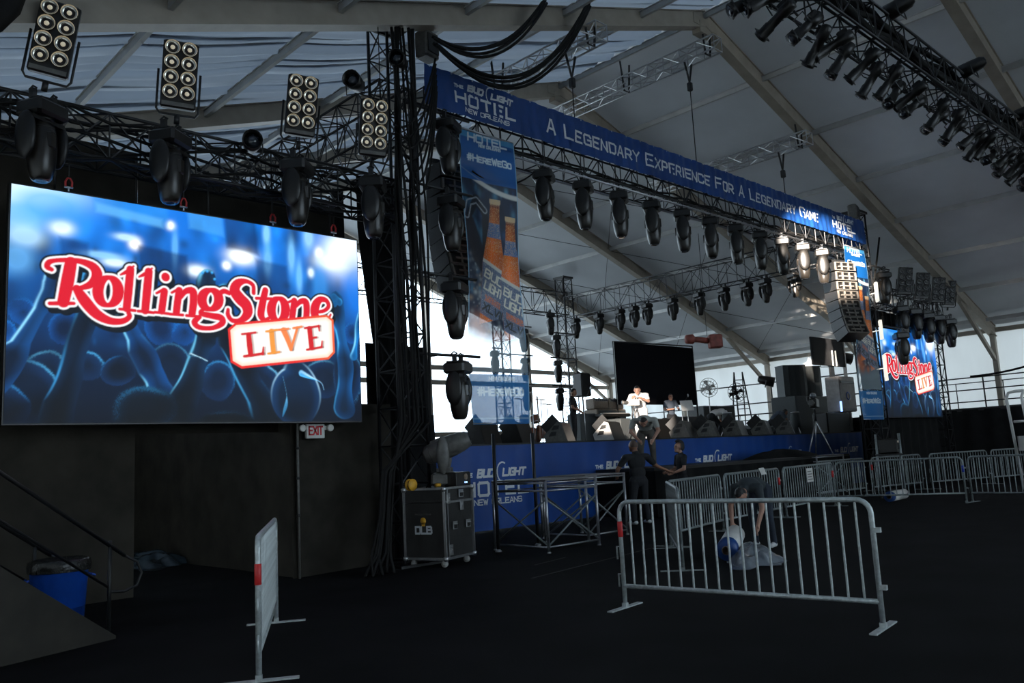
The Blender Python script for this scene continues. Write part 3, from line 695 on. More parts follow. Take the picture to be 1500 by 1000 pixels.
def screen_art(nu=560, nv=332):
    X, Y = np.meshgrid(np.linspace(0, ASP, nu), np.linspace(0, 1, nv))
    rg = np.random.default_rng(4)
    def stroke(pts, n=5):
        P = curve(pts, n); P = [uvr(*p) for p in P]
        return seg_sd(X, Y, [(p[0], p[1]) for p in P], [max(p[2], .0008) for p in P])
    def cov(d, s=.0035): return np.clip(.5-d/s, 0, 1)[..., None]
    top = lin_((22, 122, 212)); bot = lin_((4, 30, 58))
    g = np.clip((Y-.12)/.62, 0, 1)[..., None]**.75; I = top*(1-g)+bot*g
    # soft blotches of the hall behind
    for _ in range(320):
        x, y = rg.uniform(0, ASP), rg.uniform(0, .66); s = rg.uniform(.008, .045); a = rg.uniform(-.75, .6)*(1-y*.9)
        w_ = np.exp(-(((X-x)/s)**2+((Y-y)/(s*rg.uniform(.8, 2.2)))**2))[..., None]
        I = I*(1-w_*max(-a, 0))+lin_((60, 160, 235))*w_*max(a, 0)*.45
    for (cx, cy, rx, ry, col, a) in ((60, 60, 230, 60, (190, 228, 255), .85), (70, 70, 150, 70, (225, 244, 255), .95), (75, 175, 85, 60, (150, 205, 250), .75), (90, 245, 70, 45, (190, 225, 250), .7), (225, 212, 42, 30, (235, 245, 255), .95), (180, 130, 130, 70, (70, 165, 240), .7),
        (60, 330, 60, 60, (120, 190, 245), .6), (500, 275, 22, 22, (255, 255, 255), 1), (632, 205, 16, 16, (250, 255, 255), 1), (425, 345, 45, 18, (220, 240, 255), .9), (465, 250, 40, 14, (200, 230, 250), .8), (380, 318, 70, 14, (150, 205, 245), .8),
        (900, 322, 52, 30, (250, 255, 255), 1), (845, 357, 16, 16, (240, 250, 255), 1), (735, 378, 40, 22, (230, 245, 255), .9), (995, 235, 14, 40, (150, 210, 255), .8), (1195, 310, 16, 20, (255, 255, 255), .9), (1300, 320, 90, 75, (250, 254, 255), 1.1), (1230, 345, 50, 26, (240, 250, 255), .9),
        (1325, 270, 60, 40, (235, 248, 255), .9), (1155, 250, 20, 40, (170, 220, 255), .7), (1090, 320, 14, 60, (140, 205, 250), .7), (1120, 400, 12, 60, (140, 205, 250), .6), (1165, 385, 12, 16, (235, 250, 255), .9), (650, 290, 12, 70, (110, 180, 240), .8), (1000, 340, 16, 50, (130, 195, 245), .7), (1340, 450, 60, 110, (30, 130, 225), .7), (1200, 440, 30, 90, (70, 160, 230), .5)):
        x, y, s = uvr(cx, cy, 1); w_ = np.clip(1.35*np.exp(-(((X-x)/(rx*s))**2+((Y-y)/(ry*s))**2)**1.1), 0, 1)[..., None]*min(a, 1)
        I = I*(1-w_)+lin_(col)*w_
    for (x0, y0, x1, y1, col, a) in ((350, 90, 620, 180, (55, 145, 215), .55), (360, 150, 600, 185, (120, 190, 235), .5), (700, 150, 830, 230, (90, 170, 225), .5), (520, 300, 700, 420, (6, 40, 80), .6), (840, 180, 960, 300, (8, 45, 90), .6), (230, 260, 330, 420, (8, 60, 120), .5), (960, 350, 1080, 460, (8, 50, 95), .5)):
        x, y, s = uvr((x0+x1)/2, (y0+y1)/2, 1); hx, hy = (x1-x0)/2*s, (y1-y0)/2*s
        d = np.maximum(np.abs(X-x-(Y-y)*.1)-hx, np.abs(Y-y-(X-x)*.1)-hy); w_ = np.clip(.5-d/.02, 0, 1)[..., None]*a
        I = I*(1-w_)+lin_(col)*w_
    # the crowd: dark heads and raised arms with a pale rim of light
    tex = rg.normal(0, 1, (nv, nu)); tex = (tex+np.roll(tex, 1, 0)+np.roll(tex, 1, 1)+np.roll(tex, 2, 0))/2; brk = np.zeros_like(X)
    for _ in range(26): a_, b_, c_ = rg.uniform(-26, 26), rg.uniform(-26, 26), rg.uniform(0, 6); brk += np.sin(a_*X+b_*Y+c_)
    brk = np.clip(.55+.16*brk, .05, 1)[..., None]
    def body(d, shade, rim=(70, 170, 225), rw=.005, ra=.75, side=None, fuzz=0.):
        nonlocal I
        d = d+(brk[..., 0]-.55)*.022
        if fuzz: d = d+tex*fuzz
        c = cov(d, .006); base = lin_(shade)*(2.1-1.4*np.clip(-d/.05, 0, 1))[..., None]*(.6+.8*brk)
        I = I*(1-c)+base*c
        gx, gy = np.gradient(d, axis=1), np.gradient(d, axis=0); L_ = np.hypot(gx, gy)+1e-9
        k = np.clip(.35+.65*((side or (.2, -1))[0]*gx+(side or (.2, -1))[1]*gy)/L_, 0, 1)
        w_ = (np.exp(-((d+rw*.8)/rw)**2)*k*ra)[..., None]; w_ = w_*brk; I = I*(1-w_)+lin_(rim)*w_
    def blob(cx, cy, rx, ry=None, **k):
        x, y, s = uvr(cx, cy, 1); ry = ry or rx
        d = (np.hypot((X-x)/rx, (Y-y)/ry)-s)*min(rx, ry); body(d, k.pop('shade', (8, 36, 66)), **k)
    for cx, cy, rr_ in ((90, 535, 58), (240, 592, 58), (415, 560, 40), (600, 590, 66), (690, 610, 50), (940, 600, 50), (1030, 600, 40), (1320, 620, 40), (20, 600, 50), (505, 640, 40)):
        blob(cx, cy, rr_, shade=(8, 52, 96), rim=(40, 140, 215), ra=.45, fuzz=.002)
    for cx, cy, rx, ry, rim in ((180, 770, 85, 95, (120, 205, 240)), (330, 730, 65, 60, (90, 180, 230)), (640, 745, 85, 90, (110, 195, 240)), (120, 830, 110, 120, (100, 190, 235)), (980, 800, 85, 70, (130, 205, 240)), (1210, 790, 70, 70, (120, 200, 235)), (1310, 790, 60, 90, (110, 190, 235)), (30, 880, 80, 90, (60, 150, 210)), (440, 760, 60, 60, (50, 140, 200)), (820, 790, 70, 80, (60, 150, 205))):
        blob(cx, cy, rx, ry, shade=(7, 34, 62), rim=rim, ra=.6, fuzz=.0012)
    A_ = [([(-10, 800, 60), (55, 690, 48), (130, 560, 36), (180, 470, 34), (205, 415, 48)], (8, 48, 84), (150, 215, 250)),
          ([(210, 1000, 60), (240, 850, 54), (285, 700, 44), (325, 560, 40), (330, 470, 44), (345, 410, 50)], (5, 28, 50), (70, 160, 215)),
          ([(620, 900, 60), (575, 760, 46), (520, 660, 40), (470, 560, 38), (440, 470, 44)], (7, 48, 86), (140, 215, 245)),
          ([(1290, 900, 40), (1300, 760, 26), (1275, 600, 26), (1262, 525, 32), (1268, 490, 26)], (9, 60, 100), (90, 185, 235)),
          ([(640, 1010, 62), (690, 860, 52), (740, 720, 42), (770, 600, 36), (775, 500, 38), (775, 400, 36)], (5, 30, 52), (120, 200, 235)),
          ([(1060, 1010, 64), (980, 870, 56), (895, 730, 44), (850, 600, 36), (838, 500, 36), (835, 450, 30)], (4, 24, 44), (80, 170, 220)),
          ([(1330, 700, 14), (1345, 590, 12), (1355, 520, 12)], (12, 80, 125), (140, 215, 245))]
    for pts, sh, rim in A_: body(stroke(pts), sh, rim, .0055, .9, side=(-.9, -.4))
    for cx, cy, rr_ in ((755, 385, 12), (772, 380, 12), (790, 385, 12), (800, 410, 12), (1250, 500, 9), (1262, 490, 9), (1275, 495, 9), (1252, 480, 8)): blob(cx, cy, rr_, shade=(16, 84, 130), rim=(110, 200, 240))
    body(stroke([(715, 695, 10), (745, 705, 10), (775, 720, 10)]), (30, 60, 80), (190, 225, 240), .004, .9)
    blob(1110, 850, 105, 115, shade=(9, 42, 72), rim=(190, 230, 250)); body(stroke([(1060, 780, 6), (1075, 860, 6), (1060, 930, 6)]), (40, 110, 150), (160, 215, 240), .006)
    body(stroke([(1130, 770, 10), (1200, 800, 6), (1215, 830, 4)]), (60, 125, 165), (220, 240, 250), .006)
    blob(540, 900, 118, 96, shade=(6, 26, 44), rim=(44, 122, 165), ra=.6, fuzz=.0025, rw=.010)
    blob(850, 975, 110, 60, shade=(4, 18, 32), rim=(50, 140, 190), fuzz=.003)
    fade = np.clip((Y-.80)/.25, 0, 1)[..., None]; I = I*(1-.75*fade)
    I = np.clip(I, 0, 1)**1.18*1.22
    # the logo: red letters with a white edge and a dark drop
    S_ = []
    S_.append([(190, 372, 9), (174, 362, 11), (180, 345, 11), (205, 338, 9), (250, 337, 10), (300, 342, 12), (345, 362, 17), (360, 395, 20), (338, 428, 15), (295, 443, 9), (262, 445, 8)])
    S_.append([(262, 345, 22), (250, 420, 24), (236, 495, 22)]); S_.append([(186, 500, 8), (235, 500, 9), (275, 500, 7)])
    S_.append([(285, 445, 16), (315, 490, 22), (360, 540, 20), (410, 566, 15), (455, 568, 12), (482, 552, 10), (478, 532, 9)])
    S_.append(ring(402, 455, 38, 52, 21, 8))
    for x, y in ((484, 372), (553, 380)):
        S_.append([(x, y, 15), (x-6, y+75, 16), (x-12, y+148, 15)]); S_.append([(x-36, y+20, 4), (x-12, y+8, 8), (x+12, y-12, 4)]); S_.append([(x-38, y+150, 6), (x-10, y+152, 7), (x+20, y+156, 6)])
    S_.append([(616, 400, 16), (616, 402, 16)]); S_.append([(612, 455, 14), (607, 495, 14), (603, 530, 14)]); S_.append([(583, 462, 5), (610, 448, 7)]); S_.append([(578, 534, 6), (630, 540, 6)])
    S_.append([(668, 452, 14), (662, 495, 14), (658, 535, 14)]); S_.append([(640, 460, 5), (668, 446, 7)]); S_.append([(634, 541, 6), (682, 545, 6)])
    S_.append([(672, 480, 8), (692, 455, 11), (718, 455, 15), (722, 490, 15), (717, 540, 14)]); S_.append([(696, 547, 6), (742, 551, 6)])
    S_.append(ring(785, 487, 32, 36, 19, 8)); S_.append([(812, 468, 8), (835, 455, 10), (856, 462, 9)])
    S_.append([(762, 520, 7), (750, 538, 10), (790, 548, 12), (825, 556, 13), (830, 576, 12), (795, 594, 9), (745, 592, 10), (726, 572, 12), (745, 552, 9)])
    S_.append([(948, 462, 8), (945, 432, 8), (918, 417, 9), (888, 425, 16), (876, 452, 20), (895, 482, 22), (920, 508, 21), (925, 540, 18), (900, 566, 11), (868, 566, 9), (852, 545, 9), (852, 525, 7)])
    S_.append([(992, 452, 12), (982, 500, 14), (976, 545, 14), (990, 565, 9), (1008, 556, 6)]); S_.append([(958, 482, 6), (1016, 484, 6)])
    S_.append(ring(1042, 525, 27, 42, 18, 7))
    S_.append([(1102, 492, 12), (1097, 530, 13), (1093, 568, 12)]); S_.append([(1080, 497, 5), (1102, 488, 6)]); S_.append([(1072, 572, 5), (1112, 576, 5)])
    S_.append([(1105, 515, 7), (1125, 495, 10), (1145, 497, 13), (1149, 530, 13), (1145, 574, 12)])
    S_.append([(1180, 536, 6), (1215, 530, 7), (1232, 512, 8), (1222, 490, 9), (1198, 488, 12), (1182, 512, 17), (1180, 545, 16), (1200, 568, 10), (1228, 562, 6), (1240, 545, 4)])
    D = np.minimum.reduce([stroke(s, 4) for s in S_]); x0, y0, s0 = uvr(600, 450, 1)
    sh = np.roll(np.roll(D, int(18*s0*nv), 0), int(12*s0*nv), 1)
    for c, d in (((6, 14, 24), np.minimum(sh-10*s0, D-14*s0)), ((245, 246, 250), D-7*s0), ((214, 16, 40), D)): k = cov(d, .005); I = I*(1-k)+lin_(c)*k
    # the badge
    poly = [(855, 600), (880, 578), (1225, 548), (1248, 566), (1254, 688), (1232, 712), (905, 745), (866, 722)]
    P = [to_uv(*p) for p in poly]; P = [(p[0]*ASP, p[1]) for p in P]; D = np.full(X.shape, -1e9)
    for i in range(8):
        a, b = P[i], P[(i+1) % 8]; l_ = math.hypot(b[0]-a[0], b[1]-a[1]); D = np.maximum(D, ((X-a[0])*(b[1]-a[1])-(Y-a[1])*(b[0]-a[0]))/l_)
    k = cov(D-.004); edge = lin_((225, 40, 34))*(1-np.clip((X-1.3)/.5, 0, 1)[..., None])+lin_((240, 130, 70))*np.clip((X-1.3)/.5, 0, 1)[..., None]; I = I*(1-k)+edge*k
    k = cov(D+.008); I = I*(1-k)+lin_((252, 216, 196))*k; k = cov(D+.022, .02); I = I*(1-k)+lin_((255, 246, 238))*k
    for col, ss in (((204, 28, 34), [[(930, 622, 10), (934, 660, 11), (938, 694, 10)], [(905, 618, 4), (956, 612, 4)], [(914, 702, 5), (984, 692, 5)], [(984, 694, 5), (986, 668, 3)]]),
                    ((236, 150, 60), [[(1016, 608, 10), (1020, 650, 10), (1024, 684, 10)], [(996, 608, 4), (1038, 602, 4)], [(1004, 692, 4), (1046, 686, 4)]]),
                    ((238, 130, 70), [[(1062, 604, 11), (1078, 640, 10), (1090, 676, 7)], [(1114, 594, 5), (1102, 636, 5), (1090, 676, 6)], [(1044, 602, 4), (1080, 598, 4)], [(1098, 596, 4), (1130, 590, 4)]]),
                    ((204, 28, 34), [[(1160, 598, 10), (1164, 635, 10), (1168, 670, 10)], [(1142, 596, 4), (1195, 588, 4)], [(1195, 588, 4), (1197, 606, 3)], [(1164, 634, 4), (1186, 631, 4)], [(1150, 678, 4), (1206, 668, 4)], [(1206, 668, 4), (1208, 646, 3)]])):
        for s in ss:
            d = stroke(s, 3); kk = cov(np.roll(d, 3, 1), .006)*.5; I = I*(1-kk)+lin_((60, 10, 16))*kk; k = cov(d, .005); I = I*(1-k)+lin_(col)*k
    return np.clip(I, 0, 1.2)
ART = screen_art()
LED = attr_mat('led_display', emit=1.04)
sm = paint_mesh('display', 4.95, 2.93, ART, LED)
def video_wall(label, x, y, z):
    T = thing('video_screen', label, 'video screen', (x, y, z), 0, 'stage video screens')
    inst(sm, 'display', T)
    fm = MB().box(-.02, 4.97, .012, .13, -.02, 2.95)
    fm.build('cabinet', BLACKP, T)
    for k in range(5): MB().tube([(.5+k*1.0, .07, 2.95), (.5+k*1.0, .07, 3.62)], .014, 6).build('hanging_bracket', BLACK, T)
    return T
video_wall('big bright video screen with the red logo over a cheering crowd, near the photographer', 2.45, 11.24, 2.31)
video_wall('distant video screen beyond the far banner showing the same red logo', 27.2, 11.24, 2.31)
# ---------------------------------------------------------------- hanging bottle banners
def bottle_art(nu=150, nv=560):
    w_, h = 1.30, 5.30
    X, Y = np.meshgrid(np.linspace(0, w_, nu), np.linspace(0, h, nv)); I = np.zeros((nv, nu, 3)); Al = np.full((nv, nu), .93); rg = np.random.default_rng(8)
    I[:] = lin_((10, 34, 62))
    def over(mask, col, a=1.): I[:] = I*(1-mask[..., None]*a)+(lin_(col) if len(np.shape(col)) == 1 and max(col) > 1.01 else np.asarray(col))*mask[..., None]*a
    def c(d, s=.014): return np.clip(.5-d/s, 0, 1)
    for _ in range(130):      # wet bokeh
        x, y, s = rg.uniform(0, w_), rg.uniform(.9, 3.0), rg.uniform(.02, .07); over(np.exp(-(((X-x)/s)**2+((Y-y)/(s*2))**2)), [(90, 150, 180), (6, 16, 32), (30, 70, 110)][rg.integers(3)], .6)
    over(c(Y-.16-.06*X), (60, 140, 190)); over(c(np.abs(Y-.52)-.40+0*X)*(Y < .82+.2*X), (8, 84, 150))
    wave = Y-(.80+.17*np.sin(X*1.9-.4)+.12*X); over(c(np.abs(wave)-.045, .03), (205, 205, 200)); over(c(-wave-.05, .05)*(Y < .9)*(Y > .22), (10, 88, 155))
    ice = (Y > 2.9)*1.
    for _ in range(420):      # ice cubes and foam
        x, y, s = rg.uniform(0, w_), rg.uniform(2.2, 3.75), rg.uniform(.012, .05)
        over(np.exp(-(((X-x)/s)**2+((Y-y)/s)**2)), [(205, 208, 205), (120, 130, 140), (60, 62, 70), (190, 150, 110)][rg.integers(4)], .7*rg.random())
    over(c(seg_sd(X, Y, [(.12, 1.6), (.32, 1.25), (.50, 1.55), (.42, 2.5)], [.06, .08, .07, .1]), .03), (22, 24, 34), .95); over(c(seg_sd(X, Y, [(.1, 1.7), (.26, 2.3), (.4, 2.6)], [.12, .17, .1]), .05), (38, 36, 44), .95)
    over(np.clip(c(np.abs(seg_sd(X, Y, [(.06, 1.6), (.14, 1.35), (.32, 1.28), (.5, 1.45)], [.05, .05, .05, .05]))-.012, .02)*(.4+.6*rg.random((nv, nu))), 0, 1), (190, 195, 200))
    for bx, by, tilt in ((.76, 1.20, -.11), (1.10, 1.48, -.01)):
        ux = X-bx-tilt*(Y-by); t = Y-by
        hw = np.interp(t, [0, .07, .11, .55, .95, 1.25, 2.3], [.125, .125, .105, .135, .23, .29, .27]); d = np.abs(ux)-hw
        m_ = c(d)*((t > 0)*(t < 2.28-.25*ux)); lit = (.55+.45*np.clip(1-np.abs(ux/hw+.25)*1.1, 0, 1))
        amber = lin_((215, 105, 30))[None, None]*(.45+1.0*np.clip(t/1.0, 0, 1))[..., None]*lit[..., None]; amber = amber+lin_((90, 25, 12))*.4
        I[:] = I*(1-m_[..., None])+amber*m_[..., None]
        over(m_*c(np.abs(t-.06)-.07), (215, 190, 150), .8); over(m_*c(np.abs(t-.13)-.03), (110, 40, 25), .8)
        over(m_*c(np.abs(t-.60)-.14-.0*ux), (70, 120, 165), .9); over(m_*c(np.abs(t-.60)-.10)*(rg.random((nv, nu)) > .5), (40, 80, 120), .5)
        over(m_*c(np.abs(t-1.76-.35*ux+.25*ux*ux)-.50), (84, 112, 140), .95); over(m_*c(np.abs(t-1.28-.35*ux)-.035), (225, 220, 205), .8)
        over(m_*(rg.random((nv, nu)) > .82)*c(np.abs(t-.5)-.5), (235, 190, 120), .6); over(m_*(rg.random((nv, nu)) > .9)*(t > .8), (220, 215, 205), .5)
        for txt, yy, hh in (('BUD', 1.56, .15), ('LIGHT', 1.78, .15), ('XLVII', 2.16, .13)):
            st = text_strokes(txt, -.23, 0, .46, hh, slant=.25)
            for pl in st: over(m_*c(seg_sd(ux, -(t-yy-.35*ux), pl, [.015]*len(pl))), (232, 226, 205) if hh == .15 else (60, 62, 60))
        over(m_*c(np.abs(t-1.93-.35*ux)-.06)*(np.abs(ux) < .2)*(rg.random((nv, nu)) > .35), (226, 120, 60), .85)
    fade = np.clip((Y-3.55-.15*np.sin(X*2.5))/.45, 0, 1); over(fade, (196, 214, 222)); Al = Al*(1-.62*fade*(Y < 4.42))
    for x, y, s in ((.18, 3.55, .16), (.30, 3.75, .13), (.62, 3.78, .09)): over(np.exp(-(((X-x)/s)**2+((Y-y)/(s*1.1))**2)), (220, 120, 70), .8)
    bl = c(-(Y-4.40), .05); over(bl, (22, 112, 172)); over(bl*np.clip((Y-4.45)/.8, 0, 1), (10, 98, 165), .6); Al = np.where(Y > 4.42, .93, Al)
    def words(txt, x, y, tw, hh, r, slant=0., col=(212, 226, 232)):
        for pl in text_strokes(txt, x, 0, tw, hh, slant=slant): over(c(seg_sd(X, -(Y-y-hh), pl, [r]*len(pl))), col)
    words('HOTEL', .2, .04, .9, .13, .016); words('NEW ORLEANS', .45, .20, .5, .05, .008); words('#HereWeGo', .18, .42, 1.0, .12, .014)
    words('NEW ORLEANS', .42, 4.47, .55, .055, .009); words('#HereWeGo', .18, 4.66, .98, .13, .016)
    over(((X < .025)+(X > w_-.025)+(Y > h-.12)*(Y < h-.09)) > 0, (140, 180, 205), .8)
    return np.concatenate([I, Al[..., None]], -1)
BAN = bottle_art()
bm1 = paint_mesh('printed_mesh', 1.30, 5.30, BAN, attr_mat('printed_banner_mesh', alpha=True, rough=.5, trans=.35), depth=lambda X, Z: .05*np.sin(Z*1.7)*np.cos(X*2)+.02*np.sin(X*6+Z)*(1-Z/5.3)-.05*(1-Z/5.3)*X)
for x, y, lb in ((9.34, 10.78, 'tall printed banner of iced beer bottles hanging beside the cable tower'), (24.55, 10.78, 'far printed bottle banner at the sunlit end of the slogan truss')):
    T = thing('bottle_banner', lb, 'banner', (x, y, 2.2), 0, 'bottle banners')
    inst(bm1, 'printed_mesh', T)
    MB().tube([(0, 0, 5.3), (1.3, 0, 5.3)], .02, 6).build('top_pole', ALU, T); MB().tube([(0, 0, .02), (1.3, 0, .02)], .014, 6).build('bottom_pole', ALU, T)
# ---------------------------------------------------------------- slogan banner on the front truss
T = thing('slogan_banner', 'long dark blue banner with white slogan along the front truss', 'banner', (0, 0, 0))
bx0, bx1, bz0, bz1, by = 8.57, 26.1, 7.75, 8.49, 10.78
def ripple(x, z): return .012*math.sin(x*9+2*math.sin(z*5))+.008*math.sin(x*23+z*4)
MB().grid(lambda a, b: (bx0+(bx1-bx0)*a, by+ripple(bx0+(bx1-bx0)*a, bz0+(bz1-bz0)*b), bz0+(bz1-bz0)*b-.012*abs(math.sin(a*60))*(1-b)), 420, 8).build('cloth', BLUEV, T)
MB().grid(lambda a, b: (bx1, by+.75*a, bz0+(bz1-bz0)*b), 6, 4).build('end_panel', BLUEV, T)
eye = MB().lathe([(.012, -.004), (.02, 0), (.012, .004)], 8, axis=(0, 1, 0), cap=False).mesh('eyelet', STEEL)
for i in range(36): inst(eye, 'eyelet', T, (bx0+.1+i*.495, by-.03, bz1-.03))
def on_cloth(x, z): return (x, by+ripple(x, z)-.012, z)
def print_words(txt, wd, plane, parent, *a, **k):
    pos = 0
    for wrd in text_strokes(txt, *a, words=True, **k): print_on('lettering', wrd, wd, plane, parent)
def print_on(name, pls, wd, plane, parent, M=INKW):
    mb = MB(); fine = []
    for pl in pls:           # cut long strokes so the ink follows the cloth
        for a, b in zip(pl[:-1], pl[1:]):
            n_ = max(1, int(math.hypot(b[0]-a[0], b[1]-a[1])/.12)); fine.append([(a[0]+(b[0]-a[0])*k/n_, a[1]+(b[1]-a[1])*k/n_) for k in range(n_+1)])
    ribbon(mb, fine, wd, plane); return mb.build(name, M, parent)
def swoosh(x, y, r, s=1.):
    return [[(x+r*math.cos(a)*.9, y+r*1.15*math.sin(a)) for a in [PI*.36+k*PI*.95/10 for k in range(11)]]]
def hotel_logo(x, z, k, plane, parent, lower=True, kz=.68):
    """THE BUD LIGHT / HOTEL / NEW ORLEANS, k = width of the block in metres"""
    print_on('lettering', text_strokes('THE', x-.02*k, z+.49*k*kz, .14*k, .055*k*kz), .014*k, plane, parent)
    print_on('lettering', text_strokes('BUD', x+.20*k, z+.48*k*kz, .24*k, .115*k*kz, slant=.25), .028*k, plane, parent)
    print_on('lettering', text_strokes('LIGHT', x+.60*k, z+.48*k*kz, .36*k, .115*k*kz, slant=.25), .026*k, plane, parent)
    print_on('crescent', swoosh(x+.60*k, z+.54*k*kz, .10*k), .018*k, plane, parent)
    if lower:
        print_on('lettering', text_strokes('HOTEL', x, z+.17*k*kz, 1.0*k, .21*k*kz, gap=.45), .034*k, plane, parent)
        print_words('NEW ORLEANS', .013*k, plane, parent, x+.14*k, z+.015*k*kz, .75*k, .085*k*kz)
hotel_logo(9.27, 7.82, 1.45, on_cloth, T, True, .62); hotel_logo(23.9, 7.82, 1.45, on_cloth, T, True, .62)
print_words('A Legendary Experience For A Legendary Game', .045, on_cloth, T, 11.6, 7.97, 11.35, .27, gap=.30, small=.80)
# ---------------------------------------------------------------- stage and fascia
FY = 14.5
st = thing('stage', 'raised black stage platform behind the blue fascia', 'stage', (0, 0, 0), kind='structure')
for i in range(10):
    for j in range(4): MB().box(9.4+2.33*i, 9.4+2.33*i+2.325, FY+.05+2.4*j, FY+.05+2.4*j+2.395, 1.80, 1.93).build('deck_panel', DECK, st)
for i in range(11):
    for j in (0, 2, 4): MB().box(9.4+2.33*i, 9.5+2.33*i, FY+.3+2.3*j, FY+.4+2.3*j, 0, 1.8).build('leg', BLACK, st)
fa = thing('stage_fascia', 'royal blue vinyl fascia with repeated white hotel lettering along the stage front', 'banner')
fx0, fx1 = 11.0, 32.65
def fdep(x, z): return .010*math.sin(x*3.1+z*2)+.006*math.sin(x*11)
MB().grid(lambda a, b: (fx0+(fx1-fx0)*a, FY+fdep(fx0+(fx1-fx0)*a, .02+1.94*b), .02+1.94*b), 200, 8).build('vinyl', BLUEF, fa)
MB().box(fx0, fx1, FY-.02, FY+.06, 1.93, 1.97).build('edge_trim', BLACK, fa)
on_f = lambda x, z: (x, FY+fdep(x, z)-.014, z)
for i in range(5): hotel_logo(12.2+4.52*i, .58, 1.98, on_f, fa, i < 3)
# ---------------------------------------------------------------- black drapes
def drape(label, p, q, z0, z1, folds=0, amp=.02, M=DRAPE, name='black_drape', grp='black drapes'):
    p = Vector((*p, 0)); q = Vector((*q, 0)); L_ = (q-p).length; d = (q-p)/L_; n_ = Vector((-d.y, d.x, 0)); ph = random.uniform(0, 6)
    nu = max(8, int(L_*10)); T = MB().grid(lambda a, b: tuple(p+d*L_*a+n_*(amp*math.sin(folds*L_*a*6.28+ph+.6*math.sin(3*b))+amp*.6*math.sin(a*L_*1.7+b*2.2+ph))+Vector((0, 0, z0+(z1-z0)*b))), nu, 12).build(name, M)
    return tag(T, label, 'drape', grp)
drape('black drape wall behind and below the near screen, beside the stair rail', (-2.0, 12.1), (4.25, 12.1), 0, 6.3, .5, .02)
drape('black drape hung above the dark passage behind the near screen', (4.25, 12.12), (7.55, 12.12), 2.2, 6.15, .8, .02)
drape('black drape beneath the exit sign beside the cable tower', (6.34, 11.58), (8.3, 11.75), 0, 2.62, .5, .02)
drape('black drape lining the side of the dark passage', (6.44, 11.50), (6.46, 18.6), 0, 3.2, .3, .015)
drape('black drape closing the far end of the dark passage', (2.4, 18.6), (6.46, 18.6), 0, 3.4, .6, .04)
drape('black velour drape below stage level behind the cable tower', (8.2, 13.2), (11.25, 14.3), 0, 2.62, 1.5, .04, DRAPE2)
drape('narrow black leg drape hanging between near screen and cable tower', (7.50, 12.1), (7.72, 12.1), 0, 6.4, 3, .03, DRAPE2)
def gathered(a, b):
    z = .02+6.68*b; xl = 8.36-.42*min(1, max(0, (z-2.4)/3.2)); return (xl+(8.95-xl)*a, 12.0+.035*math.sin(a*26+b)+.02*math.sin(a*9), z)
tag(MB().grid(gathered, 30, 14).build('black_drape', DRAPE2), 'black drape gathered to a taper between near screen and cable tower', 'drape', 'black drapes')
drape('black drape across the lower half of the cable tower', (8.2, 12.3), (9.62, 12.35), 0, 3.75, 1.5, .03, DRAPE2)
drape('black velour drape below the distant screen', (26.9, 11.5), (33.2, 11.5), 0, 2.4, 1.6, .04, DRAPE2)
drape('black velour drape behind the distant screen', (26.9, 11.75), (32.9, 11.75), 2.2, 6.0, 1.2, .04, DRAPE2)
drape('black velour drape beside the right end of the stage fascia', (32.7, 14.5), (35.6, 14.5), 0, 2.6, 1.6, .04, DRAPE2)
PB = thing('passage_pole', 'thin pole at the edge of the dark passage under the exit sign', 'pole', (6.40, 11.46, 0))
MB().tube([(0, 0, 0), (0, 0, 2.6)], .018, 8).build('tube', GREYP, PB)
for z in (.9, 1.45, 1.9, 2.3): MB().lathe([(.02, 0), (.028, .01), (.028, .03), (.02, .04)], 8, (0, 0, z)).build('clip', BLACK, PB)
# film rolled on the passage floor
def crumple(w_, l_, h, seed, nu=26, nv=26):
    rg = random.Random(seed); P = [(rg.uniform(-1, 1), rg.uniform(-1, 1), rg.uniform(0, 6), rg.uniform(3, 9)) for _ in range(9)]
    def fn(a, b):
        x, y = (a-.5)*2, (b-.5)*2; r = math.hypot(x, y); e = max(0, 1-r**4)
        z = sum(abs(math.sin(p[3]*(x*p[0]+y*p[1])+p[2])) for p in P)/9
        ang = math.atan2(y, x); k = 1+.18*math.sin(3*ang+seed)+.1*math.sin(7*ang)
        return (x*w_*k, y*l_*k, .01+h*z*e*(1-.3*r))
    return MB().grid(fn, nu, nv)
T = crumple(.55, .9, .35, 3).build('plastic_sheet', mat('dark_plastic_sheet', (.05, .07, .085), .25, var=.3, scale=4, bump=.5, bscale=6)); T.location = (5.95, 16.2, 0); T.rotation_euler = (0, 0, .3)
tag(T, 'dark plastic sheet bunched on the floor of the passage', 'plastic sheet')
# exit sign
T = thing('exit_sign', 'small white exit sign with two emergency lamps under the near screen', 'exit sign', (6.72, 11.5, 2.06))
MB().box(-.16, .16, -.03, .03, 0, .22, .01).build('housing', WHITEP, T)
mb = MB(); ribbon(mb, text_strokes('EXIT', -.115, .06, .23, .12), .026, lambda x, z: (x, -.034, z)); mb.build('lettering', mat('exit_red', (.6, .01, .02), .4, spec=.3), T)
for s in (-1, 1): MB().lathe([(.03, .02), (.05, .0), (.055, -.05), (.045, -.055), (.01, -.05)], 12, (s*.24, -.02, .16), (0, 1, 0)).box(s*.20-.04, s*.20+.04, -.02, .02, .13, .19).build('emergency_lamp', WHITEP, T)
